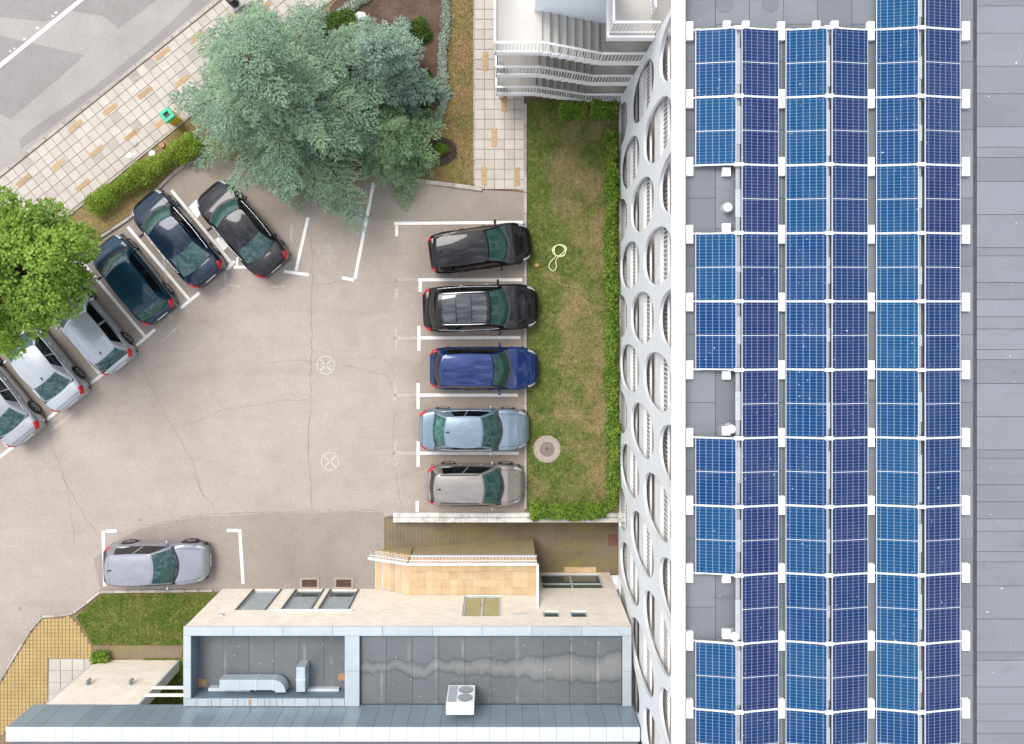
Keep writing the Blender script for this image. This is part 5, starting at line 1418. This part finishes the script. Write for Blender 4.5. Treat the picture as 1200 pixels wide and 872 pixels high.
conifer('green_conifer', 'low yellow green conifer spreading towards the round dark planting hole', XU(462, 1.5), YV(163, 1.5), 3.0, 2.0, 46, m_juniper, 9, power=.5, droop=.12)

def leaf_tree(cx, cy, H, Rr, mat, seed, label):
    g_ = np.random.default_rng(seed)
    root = empty('leafy_tree', (cx, cy, 0), 0, label, 'tree')
    tz = H * .32
    MB().tube([(cx, cy, -.1), (cx + .05, cy, tz * .5), (cx, cy + .04, tz), (cx + .05, cy, H * .6)], [.2, .16, .14, .07], 10).build('trunk', m_bark, root, True)
    cz, rz = H * .64, H * .36
    N = 230
    d = unit(g_.normal(size=(N, 3))); d[:, 2] = np.abs(d[:, 2]) * g_.choice([1, 1, 1, -.6], N)
    lob = 1 + .16 * np.sin(3 * np.arctan2(d[:, 1], d[:, 0]) + 1.1) + .10 * np.sin(7 * np.arctan2(d[:, 1], d[:, 0]))
    rad = g_.uniform(.45, 1, N) ** .5 * lob
    C = np.array([cx, cy, cz]) + d * rad[:, None] * np.array([Rr, Rr, rz])
    lm = MB()
    for i in range(0, N, 4):
        s = np.array([cx, cy, tz + (i / N) * H * .3]); e = C[i]; mid = (s + e) / 2 + np.array([0, 0, -.15]); lm.tube([s, mid, e], [.05, .03, .008], 5, False)
    lm.build('limbs', m_bark, root, True)
    B_, D_, Lh = [], [], []
    for i in range(N):
        n = int(g_.uniform(150, 260)); r = g_.uniform(.32, .62)
        p = unit(g_.normal(size=(n, 3))) * (g_.uniform(.3, 1, n) ** .5 * r)[:, None] * np.array([1, 1, .62])
        B_.append(C[i] + p); dd = unit(p + np.array([0, 0, -.15])); dd[:, 2] *= .35; D_.append(unit(dd + g_.normal(0, .35, (n, 3))))
    B_ = np.concatenate(B_); D_ = np.concatenate(D_); n = len(B_)
    L_ = g_.uniform(.07, .17, n); wd = L_ * .75
    nrm = unit(np.array([0, 0, 1.0]) + g_.normal(0, .45, (n, 3))); side = unit(np.cross(nrm, D_))
    fold = nrm * (wd * .18)[:, None]
    mid = B_ + D_ * (L_ * .42)[:, None]
    v = np.stack([B_, mid + side * (wd / 2)[:, None] + fold, B_ + D_ * L_[:, None], mid - side * (wd / 2)[:, None] + fold], axis=1).reshape(-1, 3)
    me = fast_mesh('crown', v - np.array([cx, cy, 0]), np.arange(4 * n).reshape(-1, 4), mat); link('crown', me, root)
leaf_tree(XU(15, 5), YV(314, 5), 7.0, 2.5, m_maple, 21, 'bright green leafy tree hanging over the silver cars at the left edge')

def shrub(name, label, cat, path, w, h, mat, n, seed, leaf=.07, group=None, z0=.05, lump=.25, stems=True):
    """leafy mass along a plan path (metres), w wide and h high"""
    g_ = np.random.default_rng(seed); path = [Vector(p) for p in path]
    root = empty(name, (path[0].x, path[0].y, 0), 0, label, cat, group)
    seg = [(a, b, (b - a).length) for a, b in zip(path, path[1:])] or [(path[0], path[0], 0)]
    tot = sum(s[2] for s in seg)
    t = g_.uniform(0, max(tot, 1e-6), n); cxs = np.zeros(n); cys = np.zeros(n); nx_ = np.zeros(n); ny_ = np.zeros(n); acc = 0
    for a, b, l_ in seg:
        k = (t >= acc) & (t <= acc + l_ + 1e-6); f = (t[k] - acc) / max(l_, 1e-6)
        cxs[k] = a.x + (b.x - a.x) * f; cys[k] = a.y + (b.y - a.y) * f
        if l_ > 0: nx_[k] = -(b.y - a.y) / l_; ny_[k] = (b.x - a.x) / l_
        acc += l_
    if tot == 0:
        aa = g_.uniform(0, 6.283, n); rr = np.sqrt(g_.uniform(0, 1, n)) * w / 2 * (1 + lump * np.sin(aa * 3 + seed)); x = cxs + np.cos(aa) * rr; y = cys + np.sin(aa) * rr; e = rr / (w / 2)
    else:
        s = g_.uniform(-1, 1, n); ww = w / 2 * (1 + lump * np.sin(t * 3.1 + seed) * .6 + lump * .5 * np.sin(t * 7.7)); x = cxs + nx_ * s * ww + g_.normal(0, .03, n); y = cys + ny_ * s * ww + g_.normal(0, .03, n); e = np.abs(s)
    top = z0 + h * np.sqrt(np.clip(1 - e ** 2.6 * .9, .02, 1)) * (1 + .14 * np.sin(x * 6.1 + seed) * np.sin(y * 5.3))
    z = z0 + (top - z0) * (1 - g_.uniform(0, 1, n) ** 2 * .75)
    B_ = np.c_[x, y, z]; D_ = unit(g_.normal(0, 1, (n, 3)) * np.array([1, 1, .6]) + np.array([0, 0, .35]))
    L_ = g_.uniform(.7, 1.4, n) * leaf
    v, f = blade_tris(B_, D_, L_, L_ * .55)
    me = fast_mesh('foliage', v - np.array([path[0].x, path[0].y, 0]), f, mat); link('foliage', me, root)
    if stems:
        q = MB(); m_ = max(3, int(tot / .35))
        for i in range(m_):
            j = int(g_.integers(0, n)); q.tube([(x[j], y[j], z0 - .05), (x[j] + .02, y[j], z[j] * .6 + z0 * .4), (x[j] + g_.normal(0, .04), y[j], z[j])], [.014, .01, .004], 5, False)
        tag(q.build('stems', m_bark, root), kind='stuff')
    return root
px = lambda *q: [P(*a) for a in q]
shrub('lime_hedge', 'lime green clipped hedge between the pavement and the navy saloon', 'hedge', px((112, 246), (140, 226), (175, 203), (210, 183), (238, 166)), .85, .75, m_hedgel, 15000, 31, .075, lump=.35)
shrub('bush', 'small green bush beside the dark teal car and the leafy tree', 'bush', px((84, 288)), .8, .5, m_hedge, 1600, 37, .07, 'bushes in the beds')
shrub('hedge', 'long green hedge at the foot of the oval facade', 'hedge', px((714, 158), (716, 230), (713, 300), (716, 360), (714, 430), (717, 500), (716, 590)), .50, .8, m_hedge, 15000, 32, .10, lump=.3)
shrub('hedge', 'green hedge along the retaining wall at the foot of the lawn', 'hedge', px((621, 596), (660, 597.5), (708, 596)), .62, .7, m_hedge, 7000, 33, .09, lump=.25)
shrub('hedge', 'left bushy green hedge just below the staircase', 'hedge', px((656, 131), (684, 132)), .75, .6, m_hedge, 2600, 34, .10, lump=.3)
shrub('hedge', 'right bushy green hedge below the staircase by the facade', 'hedge', px((692, 130), (719, 132)), .75, .6, m_hedge, 2600, 35, .10, lump=.3)
shrub('bush', 'round dark green bush in the mulch, upper right of the small conifer', 'bush', px((492, 38)), 1.0, .55, m_bush, 3000, 41, .07, 'bushes in the beds')
shrub('bush', 'larger dark green bush in the mulch right of the small conifer', 'bush', px((491, 104)), 1.45, .7, m_bush, 5200, 42, .07, 'bushes in the beds')
shrub('bush', 'dark green bush in the mulch left of the yellow shrub', 'bush', px((404, 34)), 1.6, .6, m_bush, 5200, 43, .07, 'bushes in the beds')
shrub('bush', 'small yellow shrub at the corner of the mulch bed', 'bush', px((421, 36)), .5, .6, m_ybush, 900, 44, .06, 'bushes in the beds')
shrub('bush', 'tiny round green bush in the dark planting hole', 'bush', px((517, 176)), .55, .4, m_hedge, 1500, 45, .055, 'bushes in the beds')
shrub('weed', 'leafy green weed in the corner by the cream wall', 'plant', px((112, 771), (130, 766)), .5, .35, m_hedge, 900, 46, .1)
shrub('silver_border', 'curving silver leaved plant border along the right of the mulch bed', 'border plants', px((522.5, -4), (523, 30), (519, 60), (519, 95), (521, 120), (514, 138), (505, 150)), .34, .22, m_silver, 7000, 47, .06, stems=False)
shrub('silver_border', 'short silver leaved plant border at the top edge by the big conifer', 'border plants', px((432, -4), (415, 8), (398, 20)), .4, .22, m_silver, 2600, 48, .06, stems=False)
c = P(424, 22); tag(MB().prism([(c.x + .25 * math.cos(i) * (1 + .2 * math.sin(3 * i)), c.y + .2 * math.sin(i)) for i in (0, .9, 1.9, 2.9, 3.9, 5.1)], .05, .32).build('white_stone', m_paper, None, wloc=(c.x, c.y, .05)), 'white boulder beside the yellow shrub in the mulch bed', 'stone')
